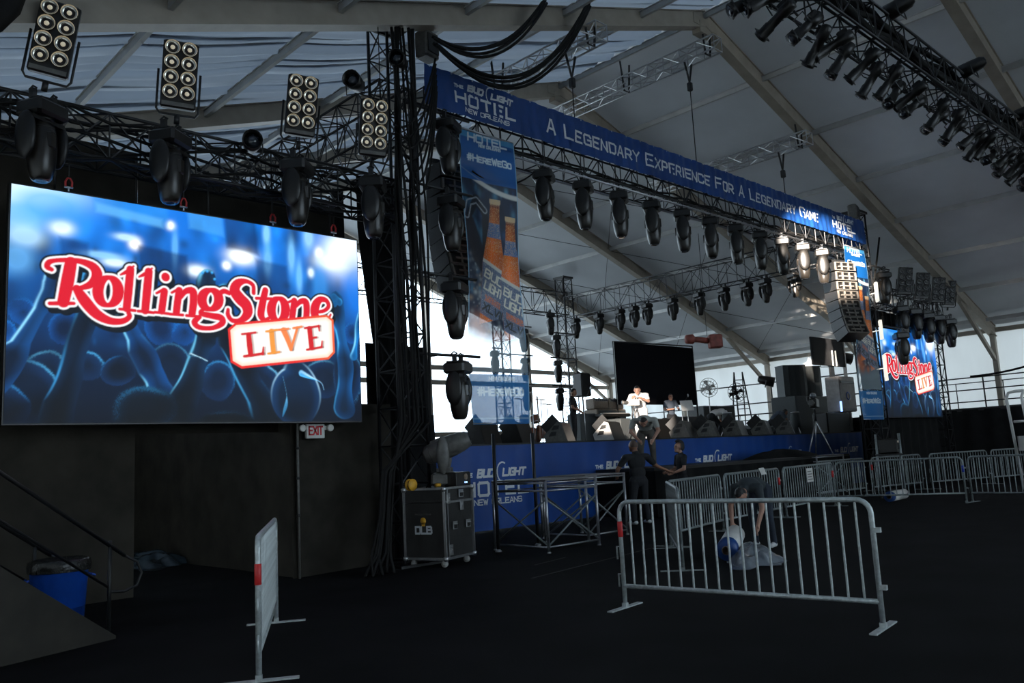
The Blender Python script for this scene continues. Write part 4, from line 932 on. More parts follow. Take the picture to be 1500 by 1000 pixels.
# ================================================================ FLOOR OBJECTS
def barrier(p, q, label, bars=18, M=GALV, grp='crowd barriers', tape=None, H_=1.08):
    p = Vector((*p, 0)); q = Vector((*q, 0)); L_ = (q-p).length; a = math.atan2((q-p).y, (q-p).x)
    T = thing('crowd_barrier', label, 'barrier', tuple(p), a, grp); r = .0235
    c = .12
    def arc(cx, cz, a0): return [(cx+c*math.cos(t), 0, cz+c*math.sin(t)) for t in [a0-k*PI/2/5 for k in range(6)]]
    MB().tube([(0, 0, .03)]+[(0, 0, H_-c)]+arc(c, H_-c, PI)[1:]+arc(L_-c, H_-c, PI/2)+[(L_, 0, H_-c-.02), (L_, 0, .03)], r, 9).build('frame', M, T)
    MB().tube([(0, 0, .22), (L_, 0, .22)], r*.95, 9).build('bottom_rail', M, T)
    bm = MB().tube([(0, 0, .22), (0, 0, H_)], .0112, 7, False).mesh('bar', M)
    for k in range(bars): inst(bm, 'bar', T, (.13+(L_-.26)*k/(bars-1), 0, 0))
    fm = MB().box(-.032, .032, -.30, .30, .0, .012).box(-.025, .025, -.025, .025, .012, .05).mesh('foot', M)
    for x in (0, L_): inst(fm, 'foot', T, (x, 0, 0))
    for z in (.34, .62): MB().tube([(0, 0, z), (-.055, 0, z), (-.055, 0, z-.13)], .010, 6).build('hook', M, T)
    for z in (.32, .80): MB().box(L_, L_+.065, -.022, .022, z, z+.04).build('hook_eye', M, T)
    if tape:
        for x, M2 in tape: MB().lathe([(r*1.02, .72), (r*1.16, .722), (r*1.16, .878), (r*1.02, .88)], 12, (x*L_, 0, 0), cap=False).build('tape_band', M2, T)
    return T
BLT = mat('blue_tape', (.01, .04, .4), .5)
barrier((6.96, 5.76), (7.29, 3.23), 'galvanised crowd barrier alone in the middle foreground with a red band', 18, tape=((0, RED),))
barrier((3.13, 6.25), (4.43, 8.44), 'crowd barrier seen almost edge-on in the near foreground, red band on its post', 21, tape=((0, RED),))
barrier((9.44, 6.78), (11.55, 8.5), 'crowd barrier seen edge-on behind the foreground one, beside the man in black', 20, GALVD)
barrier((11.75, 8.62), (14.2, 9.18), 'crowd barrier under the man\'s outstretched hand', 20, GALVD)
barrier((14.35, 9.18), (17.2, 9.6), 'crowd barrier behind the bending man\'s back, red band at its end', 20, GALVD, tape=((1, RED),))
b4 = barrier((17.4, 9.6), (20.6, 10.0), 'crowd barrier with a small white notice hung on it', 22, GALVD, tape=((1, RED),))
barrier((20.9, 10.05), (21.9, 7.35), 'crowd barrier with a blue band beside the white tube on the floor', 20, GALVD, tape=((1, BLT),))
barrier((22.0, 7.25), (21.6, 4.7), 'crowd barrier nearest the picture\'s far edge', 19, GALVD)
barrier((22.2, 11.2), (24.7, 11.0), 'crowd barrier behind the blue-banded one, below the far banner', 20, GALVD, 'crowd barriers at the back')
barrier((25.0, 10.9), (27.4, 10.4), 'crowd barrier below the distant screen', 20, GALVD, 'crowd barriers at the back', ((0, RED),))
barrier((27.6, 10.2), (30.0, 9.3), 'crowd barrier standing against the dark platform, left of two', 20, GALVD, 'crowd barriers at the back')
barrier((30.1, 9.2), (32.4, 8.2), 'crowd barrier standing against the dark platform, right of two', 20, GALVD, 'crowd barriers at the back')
sgn = thing('barrier_notice', 'small white notice hanging on a crowd barrier', 'sign', (18.75, 9.70, .70), math.atan2(.4, 3.2))
MB().box(-.20, .20, -.006, .0, 0, .32).build('sheet', WHITEP, sgn)
mb = MB()
for i in range(4): mb.box(-.15, .15-.05*(i % 2), -.0075, -.006, .05+.06*i, .072+.06*i)
mb.build('print_lines', GREYP, sgn); sgn.location.y -= .04
# flight case
fc = thing('flight_case', 'black flight case on casters with silver edges and DLB lettering', 'flight case', (8.17, 10.2, 0), math.radians(17))
MB().box(.012, .788, .012, .748, .135, .98).build('body', LAMINATE, fc)
lid = MB().box(.012, .788, .012, .748, .99, 1.19).build('lid', LAMINATE, fc)
ex = MB()
for x in (0, .8):
    for y in (0, .76): ex.box(x-.018, x+.018, y-.018, y+.018, .13, 1.2)
for z in (.135, .985, 1.195):
    for y in (0, .76): ex.box(0, .8, y-.014, y+.014, z-.017, z+.017)
    for x in (0, .8):
        if z != .985: ex.box(x-.014, x+.014, 0, .76, z-.017, z+.017)
ex.box(.06, .085, -.016, .0, .14, 1.19)
ex.build('edge_extrusion', STEEL, fc)
bc = MB().lathe([(.0, -.045), (.03, -.04), (.042, -.015), (.045, .02), (.02, .03)], 10).mesh('ball_corner', STEEL)
for x in (0, .8):
    for y in (0, .76):
        for z in (.14, 1.19): inst(bc, 'ball_corner', fc, (x, y, z))
def dish(w_, h): return MB().box(-w_/2, w_/2, -.022, -.012, -h/2, h/2, .006)
hm = dish(.13, .12).tube([(-.045, -.03, .02), (.045, -.03, .02)], .009, 6).box(-.05, .05, -.024, -.021, -.05, .012).mesh('recessed_handle', STEEL)
hb = MB().box(-.045, .045, -.0255, -.0225, -.045, .01).mesh('handle_recess', BLACKP)
for x, z in ((.46, 1.10), (.26, .62), (.64, .62)): h_ = inst(hm, 'recessed_handle', fc, (x, 0, z)); inst(hb, 'handle_recess', h_)
lm = dish(.10, .16).box(-.03, .03, -.034, -.022, -.05, .05, .004).lathe([(.018, -.04), (.018, -.03)], 8, axis=(0, 1, 0)).mesh('butterfly_latch', STEEL)
for x, z in ((.47, .92), (.10, 1.04), (.13, .26)): inst(lm, 'butterfly_latch', fc, (x, 0, z))
wm = MB().tube([(-.02, 0, 0), (.02, 0, 0)], .052, 14).mesh('caster_wheel', RUBBER); fk = MB().box(-.032, .032, -.03, .03, .055, .08).box(-.034, -.026, -.022, .022, -.01, .06).box(.026, .034, -.022, .022, -.01, .06).mesh('caster_fork', STEEL)
for x in (.09, .71):
    for y in (.09, .67): w_ = inst(wm, 'caster_wheel', fc, (x, y, .053), (0, 0, .4)); inst(fk, 'caster_fork', w_)
onx = lambda s, z: (-.004, s, z)
def mirrored(pls, y0): return [[(y0-p[0], p[1]) for p in pl] for pl in pls]
mb = MB(); ribbon(mb, mirrored(text_strokes('DLB', 0, .52, .30, .10, gap=.25), .55), .03, onx); mb.build('lettering', INKW, fc)
mb = MB(); ribbon(mb, mirrored(text_strokes('PRODUCTIONS', 0, .80, .30, .018), .55), .006, onx); mb.build('lettering', GREYP, fc)
MB().lathe([(.0, -.006), (.055, -.004), (.05, .0)], 12, (-.004, .40, .71), (1, 0, 0)).box(-.008, -.002, .37, .43, .63, .68).build('bulb_emblem', YELLOW, fc)
bx = thing('control_box', 'small black control box with a gold dial on the flight case', 'control box', (8.66, 10.45, 1.21), .3)
MB().box(-.2, .22, -.12, .14, .0, .22, .015).build('case', BLACKP, bx); MB().lathe([(.05, -.005), (.05, .005)], 14, (.06, -.125, .14), (0, 1, 0)).build('dial', TOLEX, bx)
for x in (.035, .085): MB().ellipsoid((x, -.124, .055), (.014, .006, .014), 8, 5).build('indicator', mat('blue_led', (.1, .2, .9), .3, emit=(.25, .45, 1), estr=4), bx)
# the grey upright light stands behind it on the case; yellow connector beside it
t = thing('power_connector', 'yellow and black connector lying on the flight case', 'connector', (8.3, 10.5, 1.215), .2); MB().tube([(-.05, 0, .03), (.05, 0, .03)], .03, 8).build('shell', YELLOW, t); MB().tube([(.05, 0, .03), (.12, 0, .03)], .022, 8).build('plug', BLACK, t)
# scaffold deck frames being assembled in front of the fascia
def deck_frame(x, y, wx, wy, label, top=True, h=1.19):
    T = thing('deck_frame', label, 'staging frame', (x, y, 0), 0, 'silver deck frames'); r = .022
    for i, (a, b) in enumerate(((0, 0), (wx, 0), (wx, wy), (0, wy))): MB().tube([(a, b, .0), (a, b, h)], .026, 8).lathe([(.035, 0), (.035, .02), (.02, .03)], 8, (a, b, 0)).build('leg', ALU, T)
    for z in (h-.03, h-.16): MB().tube([(0, 0, z), (wx, 0, z), (wx, wy, z), (0, wy, z), (0, 0, z)], r*.9, 6).build('top_rail' if z > h-.1 else 'upper_rail', ALU, T)
    MB().tube([(0, 0, .10), (wx, 0, .10)], r*.8, 6).tube([(0, 0, .1), (0, wy, .1)], r*.8, 6).build('lower_rail', ALU, T)
    for (a, b) in (((0, 0, .12), (0, wy, h-.3)), ((0, wy, .12), (0, 0, h-.3)), ((0, 0, .12), (wx, 0, h-.3)), ((wx, 0, .12), (0, 0, h-.3)), ((wx, 0, .12), (wx, wy, h-.3)), ((wx, wy, .12), (wx, 0, h-.3))): MB().tube([a, b], .015, 6).build('cross_brace', GALVD, T)
    if top: MB().box(-.02, wx+.02, -.02, wy+.02, h, h+.025).build('deck_board', mat('bare_deck_board', (.13, .12, .12), .6, var=.3), T)
    return T
deck_frame(10.2, 10.0, 1.28, 1.32, 'open silver deck frame with crossed braces nearest the flight case')
deck_frame(12.0, 10.7, 1.15, 1.2, 'open silver deck frame beside the man in black')
deck_frame(22.4, 12.6, 1.8, 1.2, 'silver deck frame standing before the far end of the fascia', True)
deck_frame(24.6, 12.4, 1.8, 1.2, 'silver deck frame below the far bottle banner', True)
# two dark stands rising before the fascia
for x, y, z, lb in ((10.02, 11.05, 2.05, 'thin dark upright stand before the fascia, nearer the flight case'), (11.05, 11.1, 2.05, 'thin dark upright stand before the fascia, beside the deck frame')):
    T = thing('upright_stand', lb, 'stand', (x, y, 0), 0, 'dark upright stands'); MB().tube([(0, 0, 0.02), (0, 0, z)], .032, 8).build('pole', BLACK, T); MB().lathe([(.06, 0), (.06, .02), (.03, .05)], 10).build('foot', STEEL, T)
# black low platform in front of the stage, with skirt
T = thing('low_platform', 'low black platform in front of the stage where the grey-shirted man stands', 'platform')
MB().box(16.6, 27.2, 12.55, 14.42, 1.12, 1.2).build('deck', DECK, T)
MB().grid(lambda a, b: (16.6+10.6*a, 12.53+.02*math.sin(a*90), .01+1.12*b), 160, 3).build('skirt', DRAPE2, T)
MB().grid(lambda a, b: (16.6+.01*math.sin(a*40), 12.53+1.87*a, .01+1.12*b), 30, 3).build('side_skirt', DRAPE2, T)
mb = crumple(1.6, .7, .38, 11, 30, 20); o = mb.build('black_cloth', DRAPE2); o.location = (23.9, 13.2, 1.2); tag(o, 'heap of black cloth on the low platform before the fascia', 'cloth')
# white tube on the carpet, sheet and roll being unwrapped
def tube_roll(name, p, q, r, M, label, core=True):
    T = thing(name, label, 'roll', (0, 0, 0)); p = Vector(p); q = Vector(q); d = q-p; n = d.length
    MB().lathe([(r*.45, 0), (r, 0), (r, n), (r*.45, n)], 20, p, d, cap=False).build('wrap', M, T)
    MB().lathe([(r*.40, -.012), (r*.46, -.012), (r*.46, .3), (r*.40, .3)], 16, p, d, cap=False).build('core', TOLEX, T)
    return T
T = tube_roll('print_roll', (22.05, 9.25, .13), (23.25, 9.35, .13), .13, WHITEP, 'white printed roll lying on the carpet behind the barriers')
MB().lathe([(.06, -.004), (.132, -.004), (.134, .12)], 20, (22.05, 9.25, .13), (1.2, .1, 0), cap=False).build('blue_edge', BLUEV, T)
T = tube_roll('vinyl_roll', (10.35, 6.68, .17), (11.2, 7.05, .30), .14, WHITEP, 'white and blue vinyl roll propped on clear film below the bending man\'s hand')
MB().lathe([(.065, -.005), (.144, -.005), (.146, .2)], 20, (10.35, 6.68, .17), (.85, .37, .13), cap=False).build('blue_edge', BLUEV, T)
o = crumple(.36, .85, .30, 5, 34, 34).build('plastic_film', FILM); o.location = (10.75, 6.55, 0); o.rotation_euler = (0, 0, 2.25); tag(o, 'crumpled clear plastic film on the carpet under the vinyl roll', 'plastic film')
# stairs with rail and the bin beside them
sr = thing('stair_ramp', 'black covered stair ramp with handrails at the near corner', 'ramp', (3.05, 9.2, 0), math.atan2(-.36, -1.0))
MB().prism([(0, 0), (3.2, 0), (3.2, 2.05), (2.9, 2.05), (0, .03)], -.02, .02).build('side_panel', mat('brown_black_cover', (.030, .026, .020), .85, var=.3, scale=3, bump=.4, bscale=4), sr)
for k in range(10): MB().box(.05+.30*k, .38+.30*k, -1.25, -.04, .02, .05+.2*k).build('step', DECK, sr)
for y in (-.05, -1.25):
    for x in (.03, 1.45, 2.8): MB().tube([(x, y, .05+x*.67), (x, y, .95+x*.67)], .019, 8).build('post', BLACK, sr)
    MB().tube([(-.15, y, .80), (3.1, y, .92+3.1*.67)], .021, 8).build('handrail', BLACK, sr); MB().tube([(.03, y, .50), (3.0, y, .50+3*.67)], .014, 6).build('mid_rail', BLACK, sr)
    MB().tube([(-.15, y, .80), (-.30, y, .72), (-.36, y, .60), (-.30, y, .48), (-.15, y, .44), (.02, y, .46)], .014, 7).build('rail_loop', BLACK, sr)
tb_ = thing('waste_bin', 'blue plastic waste bin with black liner behind the stair rail', 'waste bin', (2.74, 9.98, 0))
MB().lathe([(.22, 0), (.235, .02), (.28, .68), (.295, .70), (.30, .74), (.27, .74), (.25, .2)], 24).build('bin_body', BLUEP, tb_)
MB().lathe([(.302, .66), (.31, .72), (.30, .77), (.25, .79), (.18, .74), (.05, .70)], 24, cap=False).build('liner', mat('bin_liner', (.02, .02, .018), .2, bump=.9, bscale=18), tb_)
for s in (-1, 1): MB().tube([(s*.30, -.06, .60), (s*.34, -.05, .58), (s*.34, .05, .58), (s*.30, .06, .60)], .012, 6).build('handle', BLUEP, tb_)
# raised platform on the far side with rails
T = thing('viewing_platform', 'raised viewing platform draped in black at the far side of the tent', 'platform')
MB().box(34.5, 37.0, -4, 14.2, 2.5, 2.62).build('deck', DECK, T)
MB().grid(lambda a, b: (34.48+.03*math.sin(a*150), -4+18.2*a, 2.55*b), 200, 3).build('skirt', DRAPE2, T); MB().grid(lambda a, b: (34.5+2.5*a, -4+.01*math.sin(a*30), 2.55*b), 20, 2).build('side_skirt', DRAPE2, T)
for k in range(11): MB().tube([(34.55, -3.5+1.75*k, 2.6), (34.55, -3.5+1.75*k, 3.78)], .028, 6).build('post', BLACK, T)
for z in (2.85, 3.3, 3.76): MB().tube([(34.55, -3.8, z), (34.55, 14.1, z)], .026, 6).build('rail', BLACK, T)
for k in range(11): MB().tube([(36.9, -3.5+1.75*k, 2.6), (36.9, -3.5+1.75*k, 3.7)], .02, 6).build('post', BLACK, T)
MB().tube([(36.9, -3.8, 3.7), (36.9, 14.1, 3.7)], .022, 6).build('rail', BLACK, T)
cable('rail_cable', sag((34.5, 10.9, 3.8), (34.4, 8.2, 4.15), .1), .04, 'thick black cable slung along the viewing platform rail')
# white wheeled step unit at the edge
T = thing('access_steps', 'white tubular access steps at the picture\'s far edge', 'steps', (25.6, 6.75, 0), -.8)
for y in (0, .75): MB().tube([(0, y, .05), (-.15, y, 2.55), (-.08, y, 2.7), (.1, y, 2.74), (.75, y, 2.74), (.85, y, 2.65), (.85, y, .05)], .04, 8).tube([(-.03, y, 1.9), (.3, y, 1.9), (.42, y, 1.8), (.42, y, .9)], .035, 8).build('side_frame', WHITEP, T)
for k in range(5): MB().box(.0+.16*k, .25+.16*k, 0, .75, .25+.25*k, .29+.25*k).build('tread', WHITEP, T)
MB().box(.0, .8, .0, .75, 1.1, 1.5).build('box_panel', WHITEP, T)
T = crumple(.5, .5, .5, 21, 16, 16).build('green_bag', GREEN); T.location = (24.9, 5.85, 0); tag(T, 'green cloth bag on the floor by the white access steps', 'bag'); T.scale = (.8, .8, 2.2)
# small projector rig under the distant screen
T = thing('floor_projector', 'projector on a metal frame under the distant screen', 'projector', (23.9, 9.9, 0), .4)
for a in (-.4, .4):
    for b in (-.3, .3): MB().tube([(a, b, 0), (a, b, 1.75)], .03, 6).build('leg', GALVD, T)
MB().box(-.45, .45, -.35, .35, 1.15, 1.2).build('shelf', BLACK, T); MB().box(-.35, .35, -.25, .25, 1.2, 1.62, .04).build('case', BLACKP, T); MB().lathe([(.1, 0), (.11, .05), (.08, .06)], 12, (0, -.25, 1.42), (0, -1, 0)).build('lens', LENS, T); MB().ellipsoid((-.2, -.27, 1.52), (.05, .03, .03)).build('lamp', BULB, T)
# ================================================================ STAGE GEAR
ZS = 1.935
def wedge(label, x, y, rz, M):
    T = thing('monitor_wedge', label, 'stage monitor', (x, y, ZS), rz, 'floor monitors on the stage edge')
    pr_ = [(-.30, .0), (.30, .0), (.36, .22), (-.02, .56), (-.14, .52)]
    MB().prism(pr_, -.36, .36, 'y').build('cabinet', BLACKP, T)
    for s in (-1, 1):
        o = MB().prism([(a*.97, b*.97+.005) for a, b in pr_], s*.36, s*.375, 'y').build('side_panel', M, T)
        for (a, b) in ((.02, .20), (-.06, .36)): MB().prism([(a, b), (a+.20, b-.02), (a+.12, b+.10), (a-.02, b+.10)], s*.376, s*.379, 'y').build('grip_slot', BLACK, o)
    MB().bar((.345, 0, .235), (.0, 0, .54), .64, .012, (0, 1, 0)).build('grille', BLACK, T)
    return T
WG = [(13.3, 15.0, 'beside the flight-case light'), (14.5, 15.05, 'half hidden below the bottle banner'), (16.1, 15.1, 'with a grey side, between banner and guitarist'), (18.1, 15.1, 'with a brightly sunlit side'), (21.6, 15.1, 'behind the curly-haired man'), (23.0, 15.1, 'below the stooping white-shirted man'), (24.6, 15.1, 'before the stage fans'), (26.3, 15.1, 'below the pair of grey cabinets'), (27.9, 15.1, 'beside the camera tripod')]
for i, (x, y, lb) in enumerate(WG): wedge('black floor monitor on the stage edge, '+lb, x, y, math.radians(104)+.10*(i % 3), (BLACKP if i < 2 else GREYP) if i != 3 else mat('sunlit_side_paint', (.42, .40, .38), .5, var=.1))  # fourth side panel painted paler to stand for sunlight on it
# amplifier stacks
def box_thing(name, label, cat, x, y, z, sx, sy, sz, M, front=None, knobs=0, rz=0., grp=None, grillM=None):
    T = thing(name, label, cat, (x, y, z), rz, grp)
    MB().box(-sx/2, sx/2, -sy/2, sy/2, 0, sz, min(.03, sz*.08)).build('cabinet', M, T)
    if front: MB().box(-sx/2+.04, sx/2-.04, -sy/2-.012, -sy/2-.002, .05, sz-.05 if not knobs else sz*.7).build('grille', front, T)
    if knobs:
        MB().box(-sx/2+.04, sx/2-.04, -sy/2-.01, -sy/2, sz*.74, sz*.95).build('control_panel', STEEL, T)
        km = MB().lathe([(.018, 0), (.014, .03)], 8, axis=(0, -1, 0)).mesh('knob', BLACK)
        for k in range(knobs): inst(km, 'knob', T, (-sx/2+.1+(sx-.2)*k/(knobs-1), -sy/2-.01, sz*.85))
    for s in (-.3, .3): MB().tube([(s*sx, 0, sz), (s*sx*.6, 0, sz+.03), (s*sx*.2, 0, sz)], .012, 5).build('handle', BLACK, T)
    return T
box_thing('speaker_cabinet', 'brown speaker cabinet under two amplifier heads behind the keyboard', 'amplifier', 21.75, 18.3, ZS, 1.5, .6, 1.15, TOLEX, SPKGREY)
for i, x in enumerate((21.35, 22.15)): box_thing('guitar_amplifier', 'brown amplifier head, %s of two side by side on the speaker cabinet' % ('nearer' if i == 0 else 'farther'), 'amplifier', x, 18.3, ZS+1.15, .74, .4, .36, TOLEX, TOLEX, 6)
box_thing('equipment_trunk', 'grey-blue equipment trunk beside the brown speaker cabinet', 'trunk', 20.55, 18.3, ZS, .8, .6, 1.0, SPKGREY)
kb_ = thing('keyboard', 'electric keyboard on a crossed stand before the brown amplifiers', 'keyboard', (21.3, 17.6, ZS))
MB().box(-.7, .7, -.18, .18, .86, .96, .02).build('case', BLACKP, kb_); MB().box(-.66, .66, -.17, -.02, .96, .972).build('keybed', WHITEP, kb_)
for s in (-1, 1): MB().tube([(s*.4, -.25, 0), (-s*.4, .25, .86)], .02, 6).build('stand_leg', BLACK, kb_)
box_thing('loudspeaker', 'black loudspeaker on a pole behind the guitarist', 'loudspeaker', 21.9, 19.4, 3.62, .50, .42, .82, BLACKP, BLACK)
tag(MB().tube([(21.9, 19.4, ZS), (21.9, 19.4, 3.62)], .025, 8).lathe([(.3, ZS), (.3, ZS+.03), (.05, ZS+.05)], 12, (21.9, 19.4, 0)).build('speaker_pole', BLACK), 'thin pole holding up the loudspeaker behind the guitarist', 'pole')
# drum kit
dk = thing('drum_kit', 'drum kit with cymbals half hidden behind the bottle banner edge', 'drum kit', (18.2, 18.4, ZS), -.4)
def drum(nm, c, r, h, ax, M):
    d = MB().lathe([(r*.97, 0), (r, .01), (r, h-.01), (r*.97, h)], 20, c, ax).build(nm, M, dk); MB().lathe([(r*1.02, -.012), (r*1.03, 0), (r*1.02, .012)], 20, c, ax, cap=False).lathe([(r*1.02, h-.012), (r*1.03, h), (r*1.02, h+.012)], 20, c, ax, cap=False).build('hoop', STEEL, d); return d
drum('bass_drum', (0, -.25, .3), .29, .42, (0, 1, 0), WOODD); drum('floor_tom', (.55, .25, .25), .2, .4, (0, 0, 1), WOODD); drum('snare_drum', (-.4, .3, .62), .18, .14, (0, 0, 1), STEEL); drum('rack_tom', (-.18, -.1, .75), .15, .2, (.1, .3, 1), WOODD); drum('rack_tom', (.2, -.1, .75), .15, .2, (-.1, .3, 1), WOODD)
for x, y, z in ((-.7, .1, 1.25), (.7, .1, 1.3), (-.35, -.35, 1.45), (.3, -.35, 1.42)):
    c = MB().lathe([(.0, .02), (.05, .015), (.24, 0)], 18, (x, y, z), (.1, -.2, 1), cap=False).build('cymbal', mat('brass', (.55, .38, .12), .3, .9), dk); MB().tube([(x, y, 0), (x, y, z)], .013, 6).build('stand', STEEL, c)
# guitars and stands
def mic_stand(label, x, y, h, lean):
    T = thing('microphone_stand', label, 'microphone stand', (x, y, ZS), 0, 'microphone stands')
    MB().lathe([(.14, 0), (.14, .02), (.03, .03)], 14).build('base', BLACK, T); MB().tube([(0, 0, .02), (0, 0, h)], .011, 6).build('pole', STEEL, T); MB().tube([(0, 0, h), (lean, -.1, h+.35)], .009, 6).build('boom', BLACK, T); MB().ellipsoid((lean, -.1, h+.37), (.03, .03, .06)).build('microphone', STEEL, T)
for x, y, h, l, lb in ((15.6, 16.6, 1.1, .3, 'boom microphone stand nearest the bottle banner'), (17.0, 17.0, 1.2, -.3, 'boom microphone stand before the drum kit'), (19.0, 16.8, 1.3, .25, 'microphone stand beside the guitarist'), (24.6, 17.2, 1.2, .3, 'microphone stand beside the stooping white-shirted man')): mic_stand(lb, x, y, h, l)
gt = thing('guitar', 'orange electric guitar on a stand at the edge of the bottle banner', 'guitar', (16.4, 16.2, ZS), .6)
MB().prism([(-.16, .15), (-.17, .28), (-.12, .38), (-.14, .48), (-.08, .55), (0, .5), (.08, .55), (.14, .48), (.12, .38), (.17, .28), (.15, .15), (0, .10)], -.03, .03, 'y').build('body', WOODD, gt); MB().box(-.025, .025, -.02, .01, .5, 1.15).build('neck', TOLEX, gt); MB().box(-.045, .045, -.015, .012, 1.15, 1.34).build('headstock', WOODD, gt); MB().tube([(-.15, .1, 0), (0, .06, .5), (.15, .1, 0)], .012, 6).build('stand', BLACK, gt)
# projection screen of black cloth standing mid stage, leaning a little
ps_ = thing('black_screen', 'large black cloth screen on a frame in the middle of the stage', 'screen', (22.05, 18.0, ZS), -.03)
MB().grid(lambda a, b: (4.5*a+.02*math.sin(b*7), .02*math.sin(a*9+b*4), 1.3+(2.15-.0*a)*b), 24, 12).build('cloth', mat('black_screen_cloth', (.006, .006, .008), .9, spec=.1), ps_)
MB().tube([(0, 0, 0), (0, 0, 3.45), (4.5, 0, 3.52), (4.5, 0, 0)], .03, 8).build('frame', BLACK, ps_)
MB().tube([(-.02, -.04, 1.3), (-.02, -.04, 3.45)], .012, 6).build('pale_edge', WHITEP, ps_)
bd = thing('scenic_flat', 'square black panel on a mast above the amplifier rack near the far banner', 'panel', (30.7, 15.2, 4.62))
MB().box(0, 2.75, 0, .08, 0, 1.1, .01).build('panel', mat('flat_black', (.012, .012, .014), .8), bd); MB().box(2.72, 2.78, -.03, .1, -2.6, 1.15).build('mast', WHITEP, bd); MB().box(1.6, 1.9, .09, .18, -.8, .3).build('bracket', BLACK, bd)
for x in (1.55, 1.85): MB().tube([(x, -.05, -.0), (x, -.05, .62)], .03, 6).build('tube_lamp', mat('lit_tube', (.7, .68, .6), .4, emit=(1, .95, .82), estr=.8), bd)
# rear rail platform with ladder, fans and lamps
rp = thing('backstage_platform', 'backstage platform with dark handrails along the white wall', 'platform')
MB().box(33.6, 37.0, 14.8, 29.5, 2.4, 2.55).build('deck', DECK, rp); MB().grid(lambda a, b: (33.6, 14.8+14.7*a, 2.4*b), 20, 2).build('skirt', DRAPE2, rp)
for k in range(8): MB().tube([(34.5, 15.2+2*k, 2.5), (34.5, 15.2+2*k, 4.42)], .032, 6).build('post', BLACK, rp)
for z in (3.05, 3.55, 4.42): MB().tube([(34.5, 15.0, z), (34.5, 29.4, z)], .03, 6).build('rail', BLACK, rp)
for k in range(16): MB().tube([(34.5, 15.2+.95*k, 2.55), (34.5, 15.2+.95*k, 3.05)], .014, 5).build('baluster', BLACK, rp)
ld = thing('step_ladder', 'tall folding step ladder on the backstage platform', 'ladder', (35.3, 21.3, 2.55), -.75)
for s in (-1, 1): MB().tube([(s*.32, -.6, 0), (s*.2, 0, 2.6)], .035, 6).build('front_rail', BLACK, ld); MB().tube([(s*.32, .6, 0), (s*.2, .02, 2.6)], .028, 6).build('rear_rail', BLACK, ld)
for k in range(8): MB().box(-.32+.012*k, .32-.012*k, -.58+.07*k, -.50+.07*k, .28*k+.25, .28*k+.285).build('rung', BLACK, ld)
def fan(label, x, y, z, M):
    T = thing('stage_fan', label, 'fan', (x, y, z), -.6, 'pedestal fans'); zb = ZS-z; MB().tube([(0, 0, zb+.03), (0, 0, -.35)], .02, 6).build('pole', M, T); MB().lathe([(.3, zb), (.3, zb+.03), (.05, zb+.06)], 12).build('base', M, T)
    c = MB()
    for k in range(16): a = 2*PI*k/16; c.tube([(0, -.08, 0), (.36*math.cos(a), -.05, .36*math.sin(a))], .008, 4, False)
    for r_ in (.12, .25, .37): c.tube([(r_*math.cos(2*PI*k/24), -.06, r_*math.sin(2*PI*k/24)) for k in range(24)], .012, 5, closed=True)
    c.build('cage', M, T); MB().lathe([(.09, -.04), (.09, .18), (.03, .22)], 12, axis=(0, 1, 0)).build('motor', M, T)
    b = MB()
    for k in range(4): a = PI/2*k; b.add([(.03*math.cos(a), 0, .03*math.sin(a)), (.30*math.cos(a), .0, .30*math.sin(a)), (.32*math.cos(a+.6), .05, .32*math.sin(a+.6)), (.03*math.cos(a+.6), .02, .03*math.sin(a+.6))], [(0, 1, 2, 3)])
    b.build('blades', M, T)
fan('pale pedestal fan before the white wall', 27.9, 18.2, 3.95, WHITEP); fan('dark pedestal fan beside the ladder', 28.9, 17.6, 3.72, BLACK)
for i, (x, y, z, rz) in enumerate(((34.4, 19.3, 4.5, .5), (33.3, 15.9, 5.0, -.6), (34.3, 15.6, 5.1, .7))): dup(pc, (x, y, z), (.3, 0, rz), 'small black spotlight clamped on the backstage rail, %s' % ['beside the tent column', 'right of the grey cabinets', 'under the black panel'][i], 'spotlights on the backstage rail', 1.9)
# curved grey loudspeaker cabinets on dark cabinets
for i, x in enumerate((32.4, 33.7)):
    T = thing('subwoofer', 'tall curved grey loudspeaker cabinet, %s of a pair at the stage side' % ('nearer' if i == 0 else 'farther'), 'loudspeaker', (x-.1, 17.0, 3.55), -.5, 'curved grey cabinets'); T.scale = (.88, .88, .94)
    pl = [(-.6, .4), (-.6, -.25), (-.4, -.38), (-.13, -.44), (.13, -.44), (.4, -.38), (.6, -.25), (.6, .4)]
    MB().prism(pl, 0, 1.35, 'z').build('cabinet', SPKGREY, T); MB().prism([(a*1.02, b*1.02) for a, b in pl[1:7]]+[(.6, -.2), (-.6, -.2)], .06, 1.29, 'z').build('grille', SPKGREY, T); MB().box(-.62, .62, -.3, .4, 1.35, 1.38).build('lid', BLACKP, T)
box_thing('road_case', 'wide dark road case under the curved grey cabinets', 'road case', 32.9, 17.0, ZS, 3.0, 1.1, 1.6, SPKGREY)
box_thing('road_case', 'black road case before the ladder', 'road case', 29.2, 19.0, ZS, 2.2, .8, 1.35, BLACKP)
box_thing('road_case', 'low black road case behind the stooping white-shirted man', 'road case', 26.6, 18.6, ZS, 1.6, .8, .9, BLACKP)
box_thing('road_case', 'black road case in front of the black cloth screen', 'road case', 23.0, 17.3, ZS, 1.3, .7, .75, BLACKP)
box_thing('road_case', 'blue-grey road case beside the sunlit man', 'road case', 20.9, 17.0, ZS, .7, .6, .75, SPKGREY)
box_thing('dark_cabinet', 'dark drum-shaped case under the amplifier rack', 'case', 31.9, 15.3, ZS, 1.9, .6, .82, BLACKP, SPKGREY)
